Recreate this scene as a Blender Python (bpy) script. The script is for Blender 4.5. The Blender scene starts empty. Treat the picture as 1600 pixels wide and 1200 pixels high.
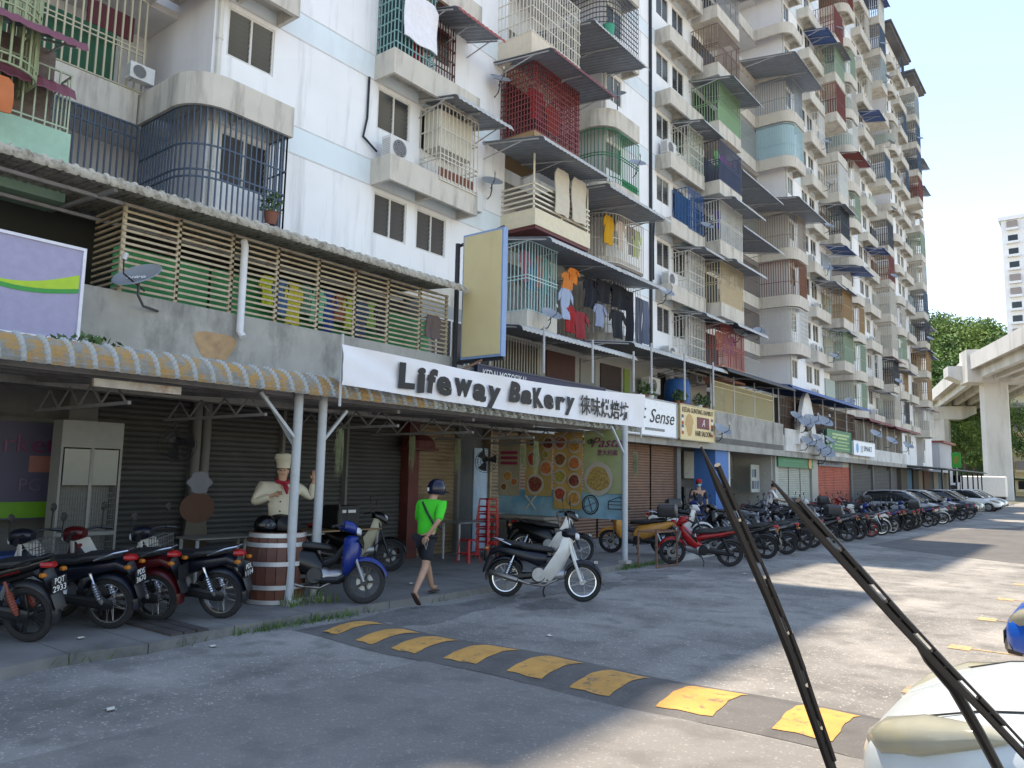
import bpy, bmesh, math, random
from mathutils import Vector, Matrix, Euler
R = math.radians
random.seed(7)
S = bpy.context.scene
COL = S.collection

# ------------------------------------------------------------------ camera
cam_d = bpy.data.cameras.new('camera'); cam = bpy.data.objects.new('camera', cam_d); COL.objects.link(cam)
cam_d.sensor_width = 36; cam_d.lens = 27.0; cam_d.clip_end = 3000; cam_d.clip_start = .02
_d = Vector((940 / 1200, -162 / 1200, -1)).normalized()
_u = Vector((.16, 0, -1)); _u.y = -(_u.x * _d.x + _u.z * _d.z) / _d.y; _u.normalize()
_r = _d.cross(_u)
ROT = Matrix((_r, _d, _u))
CAM = Vector((0, 0, 1.85))
cam.matrix_world = Matrix.Translation(CAM) @ ROT.to_4x4()
S.camera = cam
def seen(p, m=160):
    c = ROT.transposed() @ (Vector(p) - CAM)
    if c.z > -.05: return False
    x = 800 + 1200 * c.x / -c.z; y = 600 - 1200 * c.y / -c.z
    return -m < x < 1600 + m and -m < y < 1200 + m

# ------------------------------------------------------------------ sky and sun
SUN = Vector((9.6, -3.0, -41)).normalized()          # the way the light travels
el = math.asin(-SUN.z)
W = bpy.data.worlds.new('World'); S.world = W; W.use_nodes = True
nt = W.node_tree; bg = nt.nodes['Background']
sky = nt.nodes.new('ShaderNodeTexSky'); sky.sky_type = 'NISHITA'; sky.sun_disc = False
sky.sun_elevation = el; sky.sun_rotation = math.atan2(-SUN.x, -SUN.y)
sky.air_density = 1.0; sky.dust_density = .15; sky.ozone_density = 1.0
nt.links.new(sky.outputs[0], bg.inputs[0]); bg.inputs[1].default_value = .15
sl = bpy.data.lights.new('sun', 'SUN'); sl.energy = 2.6; sl.angle = R(.6); sl.color = (1, .95, .87)
so = bpy.data.objects.new('sun', sl); COL.objects.link(so)
so.rotation_euler = SUN.to_track_quat('-Z', 'Y').to_euler(); so.location = (-30, 10, 90)
S.view_settings.view_transform = 'Standard'; S.view_settings.look = 'None'
S.view_settings.exposure = 1.52; S.view_settings.gamma = 1
S.view_settings.use_white_balance = True; S.view_settings.white_balance_temperature = 7800; S.view_settings.white_balance_tint = 14
S.render.engine = 'CYCLES'
S.cycles.max_bounces = 8; S.cycles.transparent_max_bounces = 24

# ------------------------------------------------------------------ materials
MC = {}
def mat(name, col=(.5, .5, .5), rough=.7, var=.12, scale=6., metal=0., bump=0., stain=None, samt=.5, sscale=1.5, stretch=1., emit=0., bscale=None, rnd=False, sp=(.5, .72)):
    """principled with an uneven tint; stain: a second colour in blotches, stretch > 1 draws them out downwards"""
    if name in MC: return MC[name]
    m = bpy.data.materials.new(name); m.use_nodes = True
    n = m.node_tree.nodes; L = m.node_tree.links; b = n['Principled BSDF']
    b.inputs['Roughness'].default_value = rough; b.inputs['Metallic'].default_value = metal
    tc = n.new('ShaderNodeTexCoord')
    co = tc.outputs['Object']
    if rnd:
        oi = n.new('ShaderNodeObjectInfo'); ad = n.new('ShaderNodeVectorMath'); ad.operation = 'MULTIPLY_ADD'; ad.inputs[1].default_value = (37, 53, 71)
        L.new(oi.outputs['Random'], ad.inputs[0]); L.new(tc.outputs['Object'], ad.inputs[2]); co = ad.outputs[0]
    nz = n.new('ShaderNodeTexNoise'); nz.inputs['Scale'].default_value = scale; nz.inputs['Detail'].default_value = 6
    L.new(co, nz.inputs['Vector'])
    rp = n.new('ShaderNodeValToRGB'); L.new(nz.outputs['Fac'], rp.inputs['Fac'])
    rp.color_ramp.elements[0].position = .3; rp.color_ramp.elements[1].position = .7
    rp.color_ramp.elements[0].color = (*[c * (1 - var) for c in col], 1)
    rp.color_ramp.elements[1].color = (*[min(1, c * (1 + var)) for c in col], 1)
    out = rp.outputs[0]
    if stain:
        mp = n.new('ShaderNodeMapping'); mp.inputs['Scale'].default_value = (1, 1, 1 / stretch)
        L.new(co, mp.inputs['Vector'])
        n2 = n.new('ShaderNodeTexNoise'); n2.inputs['Scale'].default_value = sscale; n2.inputs['Detail'].default_value = 8; n2.inputs['Roughness'].default_value = .65
        L.new(mp.outputs[0], n2.inputs['Vector'])
        r2 = n.new('ShaderNodeValToRGB'); r2.color_ramp.elements[0].position = sp[0]; r2.color_ramp.elements[1].position = sp[1]
        r2.color_ramp.elements[0].color = (0, 0, 0, 1); r2.color_ramp.elements[1].color = (samt, samt, samt, 1)
        L.new(n2.outputs['Fac'], r2.inputs['Fac'])
        mx = n.new('ShaderNodeMix'); mx.data_type = 'RGBA'; mx.inputs[7].default_value = (*stain, 1)
        L.new(r2.outputs[0], mx.inputs[0]); L.new(out, mx.inputs[6]); out = mx.outputs[2]
    L.new(out, b.inputs['Base Color'])
    if bump:
        bz = n.new('ShaderNodeTexNoise'); bz.inputs['Scale'].default_value = bscale or scale * 6; bz.inputs['Detail'].default_value = 4
        L.new(tc.outputs['Object'], bz.inputs['Vector'])
        bp = n.new('ShaderNodeBump'); bp.inputs['Strength'].default_value = bump; bp.inputs['Distance'].default_value = .02
        L.new(bz.outputs['Fac'], bp.inputs['Height']); L.new(bp.outputs[0], b.inputs['Normal'])
    if emit: b.inputs['Emission Color'].default_value = (*col, 1); b.inputs['Emission Strength'].default_value = emit
    MC[name] = m; return m
def paint(rgb, rough=.45, var=.06, **k):
    """a paint found by its sRGB byte colour"""
    c = tuple(((v / 255) ** 2.2) for v in rgb)
    return mat('paint_%d_%d_%d_%d' % (*rgb, int(rough * 100)), c, rough, var, 9., **k)

wall_m = mat('white_wall', (.80, .81, .82), .85, .035, 1.2, stain=(.30, .30, .29), samt=.45, sscale=2.2, stretch=11, bump=.1, sp=(.54, .72))
band_m = mat('pale_band', (.70, .78, .81), .85, .03, 1.2, stain=(.45, .46, .46), samt=.3, sscale=1.3, stretch=3)
side_m = mat('shaded_white_wall', (.70, .69, .70), .85, .03, 1.0, stain=(.4, .4, .4), samt=.3, sscale=1.0, stretch=5)  # side and recess walls: their shade is put into the white
ledge_m = mat('beige_ledge', (.56, .52, .45), .85, .05, 2., stain=(.16, .14, .12), samt=.6, sscale=3., stretch=6, bump=.1, sp=(.5, .7))
conc_m = mat('old_concrete', (.36, .35, .32), .9, .12, 2.5, stain=(.09, .09, .085), samt=.75, sscale=1.6, stretch=2, bump=.25)
soffit_m = mat('soffit', (.62, .60, .57), .9, .05, 2.)
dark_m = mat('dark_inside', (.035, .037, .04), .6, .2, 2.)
pane_m = mat('louvre_glass', (.03, .034, .042), .22, .25, 3.)
frame_m = mat('window_frame', (.62, .61, .57), .6, .08, 5.)
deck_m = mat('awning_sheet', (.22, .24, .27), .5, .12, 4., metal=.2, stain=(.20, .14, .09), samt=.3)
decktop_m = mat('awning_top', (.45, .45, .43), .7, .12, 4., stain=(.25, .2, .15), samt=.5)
steel_m = mat('grey_steel', (.42, .43, .44), .5, .1, 5., stain=(.22, .13, .07), samt=.4, sscale=4)
rust_m = mat('rusty_iron', (.19, .10, .065), .8, .3, 8.)
black_m = mat('black_plastic', (.012, .012, .014), .42, .2, 9.)
rubber_m = mat('tyre_rubber', (.018, .018, .019), .75, .2, 20., bump=.2)
chrome_m = mat('chrome', (.62, .62, .63), .22, .06, 8., metal=1.)
alu_m = mat('engine_alloy', (.33, .33, .34), .42, .15, 9., metal=.8)
glass_m = mat('dark_glass', (.02, .024, .028), .06, .1, 3.)
skin_m = mat('skin', (.42, .24, .155), .55, .06, 12.)
white_m = paint((238, 238, 236)); letter_dark = paint((25, 24, 26), .6)

# ------------------------------------------------------------------ mesh tools
class MB:
    def __init__(s): s.v = []; s.f = []
    def add(s, vs, fs):
        o = len(s.v); s.v += [tuple(p) for p in vs]; s.f += [tuple(i + o for i in f) for f in fs]; return s
    def box(s, x0, x1, y0, y1, z0, z1):
        return s.add([(x0, y0, z0), (x1, y0, z0), (x1, y1, z0), (x0, y1, z0), (x0, y0, z1), (x1, y0, z1), (x1, y1, z1), (x0, y1, z1)],
                     [(0, 3, 2, 1), (4, 5, 6, 7), (0, 1, 5, 4), (1, 2, 6, 5), (2, 3, 7, 6), (3, 0, 4, 7)])
    def cbox(s, c, d): return s.box(c[0] - d[0] / 2, c[0] + d[0] / 2, c[1] - d[1] / 2, c[1] + d[1] / 2, c[2] - d[2] / 2, c[2] + d[2] / 2)
    def beam(s, p0, p1, w, h=None):
        h = h or w; p0 = Vector(p0); p1 = Vector(p1); d = (p1 - p0).normalized()
        a = d.cross(Vector((0, 0, 1)))
        if a.length < 1e-3: a = Vector((1, 0, 0))
        a.normalize(); b = a.cross(d); vs = []
        for p in (p0, p1):
            for i, j in ((-1, -1), (1, -1), (1, 1), (-1, 1)): vs.append(p + a * i * w / 2 + b * j * h / 2)
        return s.add(vs, [(0, 1, 2, 3), (7, 6, 5, 4), (0, 4, 5, 1), (1, 5, 6, 2), (2, 6, 7, 3), (3, 7, 4, 0)])
    def tube(s, pts, r, n=8, cap=True):
        pts = [Vector(p) for p in pts]; rs = r if isinstance(r, (list, tuple)) else [r] * len(pts); rings = []; a = None
        for i, p in enumerate(pts):
            d = (pts[min(i + 1, len(pts) - 1)] - pts[max(i - 1, 0)]).normalized()
            if a is None:
                a = d.cross(Vector((0, 0, 1)))
                if a.length < 1e-2: a = d.cross(Vector((1, 0, 0)))
            a = (a - d * a.dot(d)).normalized(); b = d.cross(a)
            rings.append([p + (a * math.cos(t) + b * math.sin(t)) * rs[i] for t in (2 * math.pi * k / n for k in range(n))])
        return s.rings(rings, cap)
    def rings(s, rings, cap=True, close=False):
        n = len(rings[0]); vs = [p for r in rings for p in r]; fs = []; m = len(rings)
        for i in range(m if close else m - 1):
            j = (i + 1) % m
            for k in range(n): fs.append((i * n + k, i * n + (k + 1) % n, j * n + (k + 1) % n, j * n + k))
        if cap and not close: fs += [tuple(range(n - 1, -1, -1)), tuple((m - 1) * n + k for k in range(n))]
        return s.add(vs, fs)
    def lathe(s, prof, c=(0, 0, 0), axis='z', n=20, close=False):
        rings = []
        for r, h in prof:
            ring = []
            for k in range(n):
                t = 2 * math.pi * k / n; a, b = r * math.cos(t), r * math.sin(t)
                p = (a, b, h) if axis == 'z' else ((a, h, b) if axis == 'y' else (h, a, b))
                ring.append((p[0] + c[0], p[1] + c[1], p[2] + c[2]))
            rings.append(ring)
        return s.rings(rings, not close, close)
    def loft(s, secs, n=12, e=2.6):
        """sections (x, y, z, half width, half height) joined by rounded-square rings along x"""
        rings = []
        for x, y, z, w, h in secs:
            ring = []
            for k in range(n):
                t = 2 * math.pi * k / n; c, q = math.cos(t), math.sin(t)
                ring.append((x, y + w * math.copysign(abs(c) ** (2 / e), c), z + h * math.copysign(abs(q) ** (2 / e), q)))
            rings.append(ring)
        return s.rings(rings)
    def prism(s, poly, a, b, axis='x'):
        n = len(poly); vs = []
        for t in (a, b):
            for p, q in poly: vs.append((t, p, q) if axis == 'x' else ((p, t, q) if axis == 'y' else (p, q, t)))
        return s.add(vs, [tuple(range(n - 1, -1, -1)), tuple(range(n, 2 * n))] + [(i, (i + 1) % n, n + (i + 1) % n, n + i) for i in range(n)])
    def grid(s, fn, nu, nv):
        vs = [fn(i / nu, j / nv) for i in range(nu + 1) for j in range(nv + 1)]
        return s.add(vs, [(i * (nv + 1) + j, (i + 1) * (nv + 1) + j, (i + 1) * (nv + 1) + j + 1, i * (nv + 1) + j + 1) for i in range(nu) for j in range(nv)])
    def shell(s, fn, nu, nv, t):
        """a sheet with thickness t (vector)"""
        o = len(s.v); s.grid(fn, nu, nv); m = len(s.v) - o; t = Vector(t)
        base = s.v[o:]; s.v += [tuple(Vector(p) + t) for p in base]
        fs = [tuple(i + m for i in reversed(f)) for f in s.f[-nu * nv:]]; s.f += fs
        W_ = nv + 1; ed = [(i * W_, (i + 1) * W_) for i in range(nu)] + [((i + 1) * W_ + nv, i * W_ + nv) for i in range(nu)] + [(j + 1, j) for j in range(nv)] + [(nu * W_ + j, nu * W_ + j + 1) for j in range(nv)]
        s.f += [(o + b, o + a, o + a + m, o + b + m) for a, b in ed]; return s
    def move(s, M_):
        s.v = [tuple(M_ @ Vector(p)) for p in s.v]; return s
    def mesh(s, name, m=None, smooth=False):
        me = bpy.data.meshes.new(name); me.from_pydata(s.v, [], s.f)
        bm = bmesh.new(); bm.from_mesh(me); bmesh.ops.recalc_face_normals(bm, faces=bm.faces); bm.to_mesh(me); bm.free()
        if smooth:
            me.polygons.foreach_set('use_smooth', [True] * len(me.polygons))
            try: me.set_sharp_from_angle(angle=R(38))
            except Exception: pass
        if m: me.materials.append(m)
        return me
    def build(s, name, m, parent=None, smooth=False, **k): return link(name, s.mesh(name, m, smooth), parent, **k)

def link(name, me, parent=None, loc=None, rot=None, scale=None, world=True):
    o = bpy.data.objects.new(name, me); COL.objects.link(o)
    if loc is not None: o.location = loc
    if rot is not None: o.rotation_euler = rot
    if scale is not None: o.scale = scale
    if parent is not None:
        o.parent = parent
        if world: o.matrix_parent_inverse = WM(parent).inverted()
    return o
def WM(o):
    m = Matrix.LocRotScale(o.location, o.rotation_euler, o.scale)
    return m if o.parent is None else WM(o.parent) @ o.matrix_parent_inverse @ m
def tag(o, label, cat, group=None, kind=None):
    if label: o['label'] = label
    if cat: o['category'] = cat
    if group: o['group'] = group
    if kind: o['kind'] = kind
    return o
def thing(name, label, cat, loc=(0, 0, 0), rz=0, group=None, rot=None):
    o = bpy.data.objects.new(name, None); COL.objects.link(o); o.empty_display_size = .2
    o.location = loc; o.rotation_euler = rot or (0, 0, rz); return tag(o, label, cat, group)
def struct(name, mb, m): return tag(mb.build(name, m), None, None, kind='structure')
def kids(o): return [c for c in bpy.data.objects if c.parent == o]
def copy_tree(o, ch, parent=None):
    """ch: dict parent -> children, read once"""
    c = o.copy(); COL.objects.link(c)
    if parent is not None: c.parent = parent
    for k in ch.get(o, ()): copy_tree(k, ch, c)
    return c
def tree_of(o):
    ch = {}
    for c in bpy.data.objects:
        if c.parent is not None: ch.setdefault(c.parent, []).append(c)
    return ch
STREET = (R(90), 0, R(90)); TOCAM = (R(90), 0, 0); REAR = (R(90), 0, R(-90))
def text(body, size, loc, rot, m, parent, name='lettering', w=None, ext=.003, align='CENTER', shear=0, bold=0, world=True, sx=1):
    cu = bpy.data.curves.new(name, 'FONT'); cu.body = body; cu.size = size; cu.extrude = ext; cu.align_x = align; cu.align_y = 'CENTER'; cu.shear = shear; cu.offset = bold
    cu.resolution_u = 3
    t = bpy.data.objects.new('t', cu); COL.objects.link(t)
    dg = bpy.context.evaluated_depsgraph_get(); me = bpy.data.meshes.new_from_object(t.evaluated_get(dg))
    bpy.data.objects.remove(t)
    if w and me.vertices:
        xs = [v.co.x for v in me.vertices]; sx = w / max(1e-3, max(xs) - min(xs))
    me.materials.clear(); me.materials.append(m)
    return link(name, me, parent, loc, rot, (sx, 1, 1), world)

# ------------------------------------------------------------------ ground, road, pavement
def asphalt(name, a, b, light, lamt, rough=.85):
    m = bpy.data.materials.new(name); m.use_nodes = True
    n = m.node_tree.nodes; L = m.node_tree.links; bs = n['Principled BSDF']; bs.inputs['Roughness'].default_value = rough
    tc = n.new('ShaderNodeTexCoord')
    def noise(sc, det=4):
        z = n.new('ShaderNodeTexNoise'); z.inputs['Scale'].default_value = sc; z.inputs['Detail'].default_value = det; L.new(tc.outputs['Object'], z.inputs['Vector']); return z
    def ramp(src, p0, p1, c0, c1):
        r = n.new('ShaderNodeValToRGB'); r.color_ramp.elements[0].position = p0; r.color_ramp.elements[1].position = p1
        r.color_ramp.elements[0].color = (*c0, 1); r.color_ramp.elements[1].color = (*c1, 1); L.new(src, r.inputs['Fac']); return r.outputs[0]
    base = ramp(noise(.6, 8).outputs['Fac'], .35, .68, a, b)
    vo = n.new('ShaderNodeTexVoronoi'); vo.inputs['Scale'].default_value = 34; L.new(tc.outputs['Object'], vo.inputs['Vector'])
    sp = ramp(vo.outputs['Distance'], .12, .42, (1, 1, 1), (0, 0, 0))
    fine = ramp(noise(14, 3).outputs['Fac'], .45, .62, (0, 0, 0), (lamt,) * 3)
    mu = n.new('ShaderNodeMix'); mu.data_type = 'RGBA'; mu.blend_type = 'MULTIPLY'; mu.inputs[0].default_value = 1; L.new(sp, mu.inputs[6]); L.new(fine, mu.inputs[7])
    mx = n.new('ShaderNodeMix'); mx.data_type = 'RGBA'; mx.inputs[7].default_value = (*light, 1); L.new(mu.outputs[2], mx.inputs[0]); L.new(base, mx.inputs[6])
    wear = ramp(noise(2.6, 14).outputs['Fac'], .5, .66, (0, 0, 0), (.55, .55, .55))
    m2 = n.new('ShaderNodeMix'); m2.data_type = 'RGBA'; m2.inputs[7].default_value = (*[c * .72 for c in a], 1); L.new(wear, m2.inputs[0]); L.new(mx.outputs[2], m2.inputs[6])
    L.new(m2.outputs[2], bs.inputs['Base Color'])
    bp = n.new('ShaderNodeBump'); bp.inputs['Strength'].default_value = .5; bp.inputs['Distance'].default_value = .01
    L.new(vo.outputs['Distance'], bp.inputs['Height']); L.new(bp.outputs[0], bs.inputs['Normal'])
    return m
worn_m = asphalt('worn_asphalt', (.155, .148, .136), (.34, .325, .295), (.56, .54, .49), 1.)
smooth_m = asphalt('grey_asphalt', (.175, .166, .152), (.23, .219, .2), (.38, .365, .335), .9)
newer_m = asphalt('dark_asphalt', (.105, .1, .094), (.14, .134, .125), (.24, .23, .215), .6)
pave_m = mat('pavement_concrete', (.19, .183, .17), .9, .16, 1.4, stain=(.06, .06, .058), samt=.8, sscale=1.1, bump=.2)
earth_m = mat('earth', (.14, .12, .08), .95, .3, .4, stain=(.06, .09, .03), samt=.9, sscale=.3)
struct('ground', MB().box(-900, 900, -300, 1500, -1.2, -.05), earth_m)
struct('unseen_bounce_pavement', MB().box(4.2, 40, -60, 140, -.3, .12), mat('pale_bounce_pavement', (.48, .47, .44), .9, .1, 1.))  # unseen pale ground, added to bounce sunlight onto the facade
struct('road', MB().box(-8.1, 4.2, -60, 140, -.3, 0), worn_m)
pp = lambda pts, z0, z1: MB().prism(pts, z0, z1, 'z')
struct('asphalt_surface', pp([(-5.62, -40), (-5.6, 2), (-5.55, 5.75), (-1.2, 5.75), (-1.2, -40)], .001, .005), smooth_m)
struct('asphalt_patch', pp([(-5.9, 25.2), (-5.2, 37), (-2.2, 45), (-1.7, 22.2), (-3.6, 23.3)], .001, .005), newer_m)
rs = random.Random(12)
for cx, cy, ax, ay in ((-7.35, 8.0, .45, 1.5), (-7.3, 11.2, .5, 1.2), (-7.2, 13.8, .45, 1.1), (-6.6, 9.4, .35, .5)):
    ph = [rs.uniform(0, 6.28) for _ in range(4)]; q = []
    for i in range(40):
        t = i * math.pi / 20; r = 1 + .2 * math.sin(3 * t + ph[0]) + .12 * math.sin(5 * t + ph[1]) + .08 * math.sin(9 * t + ph[2]) + .06 * math.sin(14 * t + ph[3]); q.append((cx + ax * r * math.cos(t), cy + ay * r * math.sin(t)))
    struct('road_stain', pp(q, .0005, .003), asphalt('stained_asphalt', (.1, .096, .09), (.2, .192, .178), (.45, .43, .4), 1.))
# the apron in front of the shops: slabs with a broken, slightly crooked edge
edge = [(-60, -7.95), (-10, -7.9), (-2, -7.72), (0, -7.7), (2.4, -7.68), (3.4, -7.9), (4.1, -7.78), (5.2, -7.98), (6.3, -8.02), (7.6, -8.0), (8.6, -7.9), (9.8, -7.95), (11, -8.05), (13, -8.0), (15, -8.1), (19, -8.05), (40, -8.1), (90, -8.1)]
av = MB()
for i in range(len(edge) - 1):
    (ya, xa), (yb, xb) = edge[i], edge[i + 1]
    av.prism([(-30, ya), (xa, ya), (xb, yb - .012), (-30, yb - .012)], -.2, .10, 'z')
struct('pavement', av, pave_m)
struct('kerb_line', MB().prism([(-8.0, 16.2), (-7.85, 16.2), (-7.8, 90), (-8.0, 90)], .001, .115, 'z'), mat('kerb', (.38, .38, .37), .9, .15, 2.))
# wooden drain cover let into the apron
dt = thing('drain_cover', 'dark plank drain cover running across the apron behind the small motorcycles', 'drain cover', (-9.2, 4.6, .1))
for i in range(3): MB().box(-11.2, -7.95, 4.42 + i * .15, 4.55 + i * .15, .1, .125).build('plank', mat('wet_plank', (.06, .05, .045), .8, .3, 3.), dt)
# speed hump with painted blocks
hump = lambda x, t: (x, 6.27 + (t - .5) * 1.05, .004 + .07 * math.sin(math.pi * t) ** 1.2)
hm = MB().grid(lambda u, t: (lambda x: (x, hump(x, t)[1] + .05 * math.sin(x * 2.3), hump(x, t)[2] * min(1, (x + 7.75) * 1.5)))(-7.7 + u * 6.3), 40, 12)
hb = thing('speed_hump', 'asphalt speed hump with worn yellow blocks painted across the road', 'speed hump', (-4.5, 6.27, 0))
hm.build('hump', newer_m, hb, True)
yel_m = mat('worn_yellow_paint', (.60, .31, .08), .8, .15, 5., stain=(.12, .11, .09), samt=.8, sscale=9., sp=(.56, .66))
for x0, x1 in ((-7.3, -7.05), (-6.68, -6.38), (-6.1, -5.75), (-5.4, -5.0), (-4.62, -4.2), (-3.86, -3.45), (-3.02, -2.56), (-2.1, -1.67)):
    def fn(u, t, x0=x0, x1=x1):
        x = x0 + (x1 - x0) * u; tt = .12 + .7 * t + .01 * math.sin(9 * u + x0 * 7); p = hump(x + .0, tt)
        return (x + .007 * math.sin(17 * t + x0), p[1] + .05 * math.sin(x * 2.3), p[2] + .006)
    MB().grid(fn, 5, 9).build('painted_block', yel_m, hb, True)
pale_yel = mat('faded_yellow_line', (.55, .36, .17), .85, .2, 8., stain=(.25, .22, .18), samt=.9, sscale=9., sp=(.48, .6))
# yellow bay ticks on the right
for y in (7.9, 10.32, 12.72, 15.15, 17.6, 20.0):
    bt = thing('parking_bay_mark', 'yellow painted T mark at the head of a parking bay', 'road marking', (-1.5, y, 0), group='parking bay marks')
    MB().box(-1.6, -1.38, y - .13, y + .13, .001, .0075).build('tick', pale_yel, bt)
    MB().box(-1.38, -.1, y - .022, y + .022, .001, .0075).build('line', pale_yel, bt)

# ------------------------------------------------------------------ the long apartment block
FX = -13.65; FH = 2.65; Z0 = 3.4; NF = 14; ROOF = Z0 + NF * FH
zk = lambda k: Z0 + FH * k
BL = [dict(c=-9, s=(-4.7, -1.7), e=1.2, b=(1.4, 4.7)), dict(c=7.6, s=(11.85, 14.95), e=16.95, b=(16.5, 19.05)), dict(c=22.4, s=(26.5, 29.6), e=31.2, b=(29.9, 32.4)), dict(c=42.2, s=(45.1, 48.0), e=49.9, b=(48.6, 50.8)),
      dict(c=55.0, s=(58.2, 61.3), e=63.0, b=(61.8, 63.8)), dict(c=69.0, s=(71.4, 74.5), e=76.2, b=(75.4, 77.4)), dict(c=79.0, s=None, e=83.6, b=None)]
apt = thing('apartment_building', 'long white high-rise apartment block with beige ledges and caged balconies above the shops', 'building', (FX, 40, 0))
def wall_open(x, y0, y1, z0, z1, ops, depth=.2):
    ys = sorted({y0, y1, *[o[0] for o in ops], *[o[1] for o in ops]}); zs = sorted({z0, z1, *[o[2] for o in ops], *[o[3] for o in ops]}); mb = MB()
    for a, b in zip(ys, ys[1:]):
        for c, d in zip(zs, zs[1:]):
            if not any(o[0] <= a and b <= o[1] and o[2] <= c and d <= o[3] for o in ops):
                mb.add([(x, a, c), (x, b, c), (x, b, d), (x, a, d)], [(0, 1, 2, 3)])
    for a, b, c, d in ops:
        X = x - depth; mb.add([(x, a, c), (x, b, c), (x, b, d), (x, a, d), (X, a, c), (X, b, c), (X, b, d), (X, a, d)], [(0, 1, 5, 4), (1, 2, 6, 5), (2, 3, 7, 6), (3, 0, 4, 7)])
    return mb
CURT = [paint(c, .8) for c in ((38, 40, 48), (50, 56, 70), (120, 140, 165), (165, 160, 150), (70, 60, 52), (40, 44, 50), (30, 32, 36))]
_wc = {}
def window(y, z, w=1.1, h=1.05, x=FX, near=False, cur=None, n=8, parent=None):
    key = (w, h)
    if key not in _wc:
        f = MB(); t = .045
        for a, b, c, d in ((0, w, 0, t), (0, w, h - t, h), (0, t, t, h - t), (w - t, w, t, h - t), (w / 2 - t / 2, w / 2 + t / 2, t, h - t)): f.box(-.09, -.02, a, b, c, d)
        cu = MB(); cu.grid(lambda u, v: (-.16 + .012 * math.sin(u * 42), .005 + u * (w - .01), .005 + v * (h - .01)), 36, 1)
        pn = MB(); pw = w / 2 - t * 1.5; ph = (h - 2 * t) / n
        pn.add([(-.075, 0, .01), (-.075, pw, .01), (-.04, pw, ph * 1.08), (-.04, 0, ph * 1.08), (-.08, 0, .01), (-.08, pw, .01), (-.045, pw, ph * 1.08), (-.045, 0, ph * 1.08)],
               [(0, 1, 2, 3), (7, 6, 5, 4), (0, 4, 5, 1), (2, 6, 7, 3), (1, 5, 6, 2), (0, 3, 7, 4)])
        al = MB()
        for s in (t, w / 2 + t / 2):
            for i in range(n): al.add([(q[0], q[1] + s, q[2] + t + i * ph) for q in pn.v], pn.f)
        _wc[key] = (f.mesh('window', frame_m), {}, pn.mesh('louvre_pane', pane_m), al.mesh('louvre_panes', pane_m), cu, t, ph)
    f, cs, pn, al, cu, t, ph = _wc[key]
    o = link('window', f, parent or apt, (x, y, z))
    c = cur if cur is not None else random.choice(CURT)
    if c not in cs: cs[c] = cu.mesh('curtain', c, True)
    link('curtain', cs[c], o, (0, 0, 0), world=False)
    if near:
        for s in (t, w / 2 + t / 2):
            for i in range(n): link('louvre_pane', pn, o, (0, s, t + i * ph), world=False)
    else: link('louvre_panes', al, o, (0, 0, 0), world=False)['kind'] = 'stuff'
    return o
def strip(path, t, z0, z1, mb=None):
    mb = mb or MB(); P = [Vector(p) for p in path]; Q = []
    for i, p in enumerate(P):
        d = (P[min(i + 1, len(P) - 1)] - P[max(i - 1, 0)]).normalized(); Q.append(p + Vector((-d.y, d.x)) * t)
    n = len(P); rings = [[(P[i].x, P[i].y, z0), (P[i].x, P[i].y, z1), (Q[i].x, Q[i].y, z1), (Q[i].x, Q[i].y, z0)] for i in range(n)]
    return mb.rings(rings)
def curve_path(c, out=.7, x0=-15.1, r=.75, end=1.5, n=7):
    fx = FX + out; p = [(x0, c - out), (fx - r, c - out)]
    p += [(fx - r + r * math.sin(a), c - out + r - r * math.cos(a)) for a in (math.pi / 2 * i / n for i in range(1, n))]
    return p + [(fx, c - out + r), (fx, c + end)]
def c_ledge(c):
    mb = MB(); p = curve_path(c); strip(p, .1, 0, .64, mb)
    mb.box(FX + .003, FX + .695, c + 1.41, c + 1.5, .002, .638)
    q = curve_path(c, .64, -15.1, .7, 1.45); mb.prism(q + [(FX + .003, c + 1.45), (FX + .003, c - .003), (-15.1, c - .003)], .3, .38, 'z'); mb.box(FX + .003, FX + .62, c + .45, c + .53, .05, .31)
    return mb.mesh('balcony_ledge', ledge_m)
def s_ledge(y0, y1, out=.7):
    mb = MB(); x1 = FX + out; mb.box(x1 - .09, x1, y0, y1, 0, .64); mb.box(FX + .003, x1 - .09, y0, y0 + .09, .002, .638); mb.box(FX + .003, x1 - .09, y1 - .09, y1, .002, .638)
    mb.box(FX + .003, x1 - .09, y0 + .09, y1 - .09, .32, .4)
    m = (y0 + y1) / 2; mb.box(FX + .003, x1 - .09, m - .05, m + .05, .06, .32)
    return mb.mesh('window_ledge', ledge_m)
def cage(path, z0, z1, m, sp=.115, hb=(0, .3, 1), r=.011, parent=None, name='balcony_cage', hr=.013, posts=True):
    mb = MB(); P = [Vector(p) for p in path]; L_ = [0]
    for a, b in zip(P, P[1:]): L_.append(L_[-1] + (b - a).length)
    n = max(2, int(L_[-1] / sp))
    def at(t):
        for i in range(len(P) - 1):
            if t <= L_[i + 1] + 1e-6: return P[i].lerp(P[i + 1], (t - L_[i]) / max(1e-6, L_[i + 1] - L_[i]))
        return P[-1]
    for i in range(n + 1):
        p = at(L_[-1] * i / n); mb.beam((p.x, p.y, z0), (p.x, p.y, z1), r * 2)
    for h in hb:
        z = z0 + (z1 - z0) * h
        for a, b in zip(P, P[1:]): mb.beam((a.x, a.y, z), (b.x, b.y, z), hr * 2)
    return mb.build(name, m, parent or apt)
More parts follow.
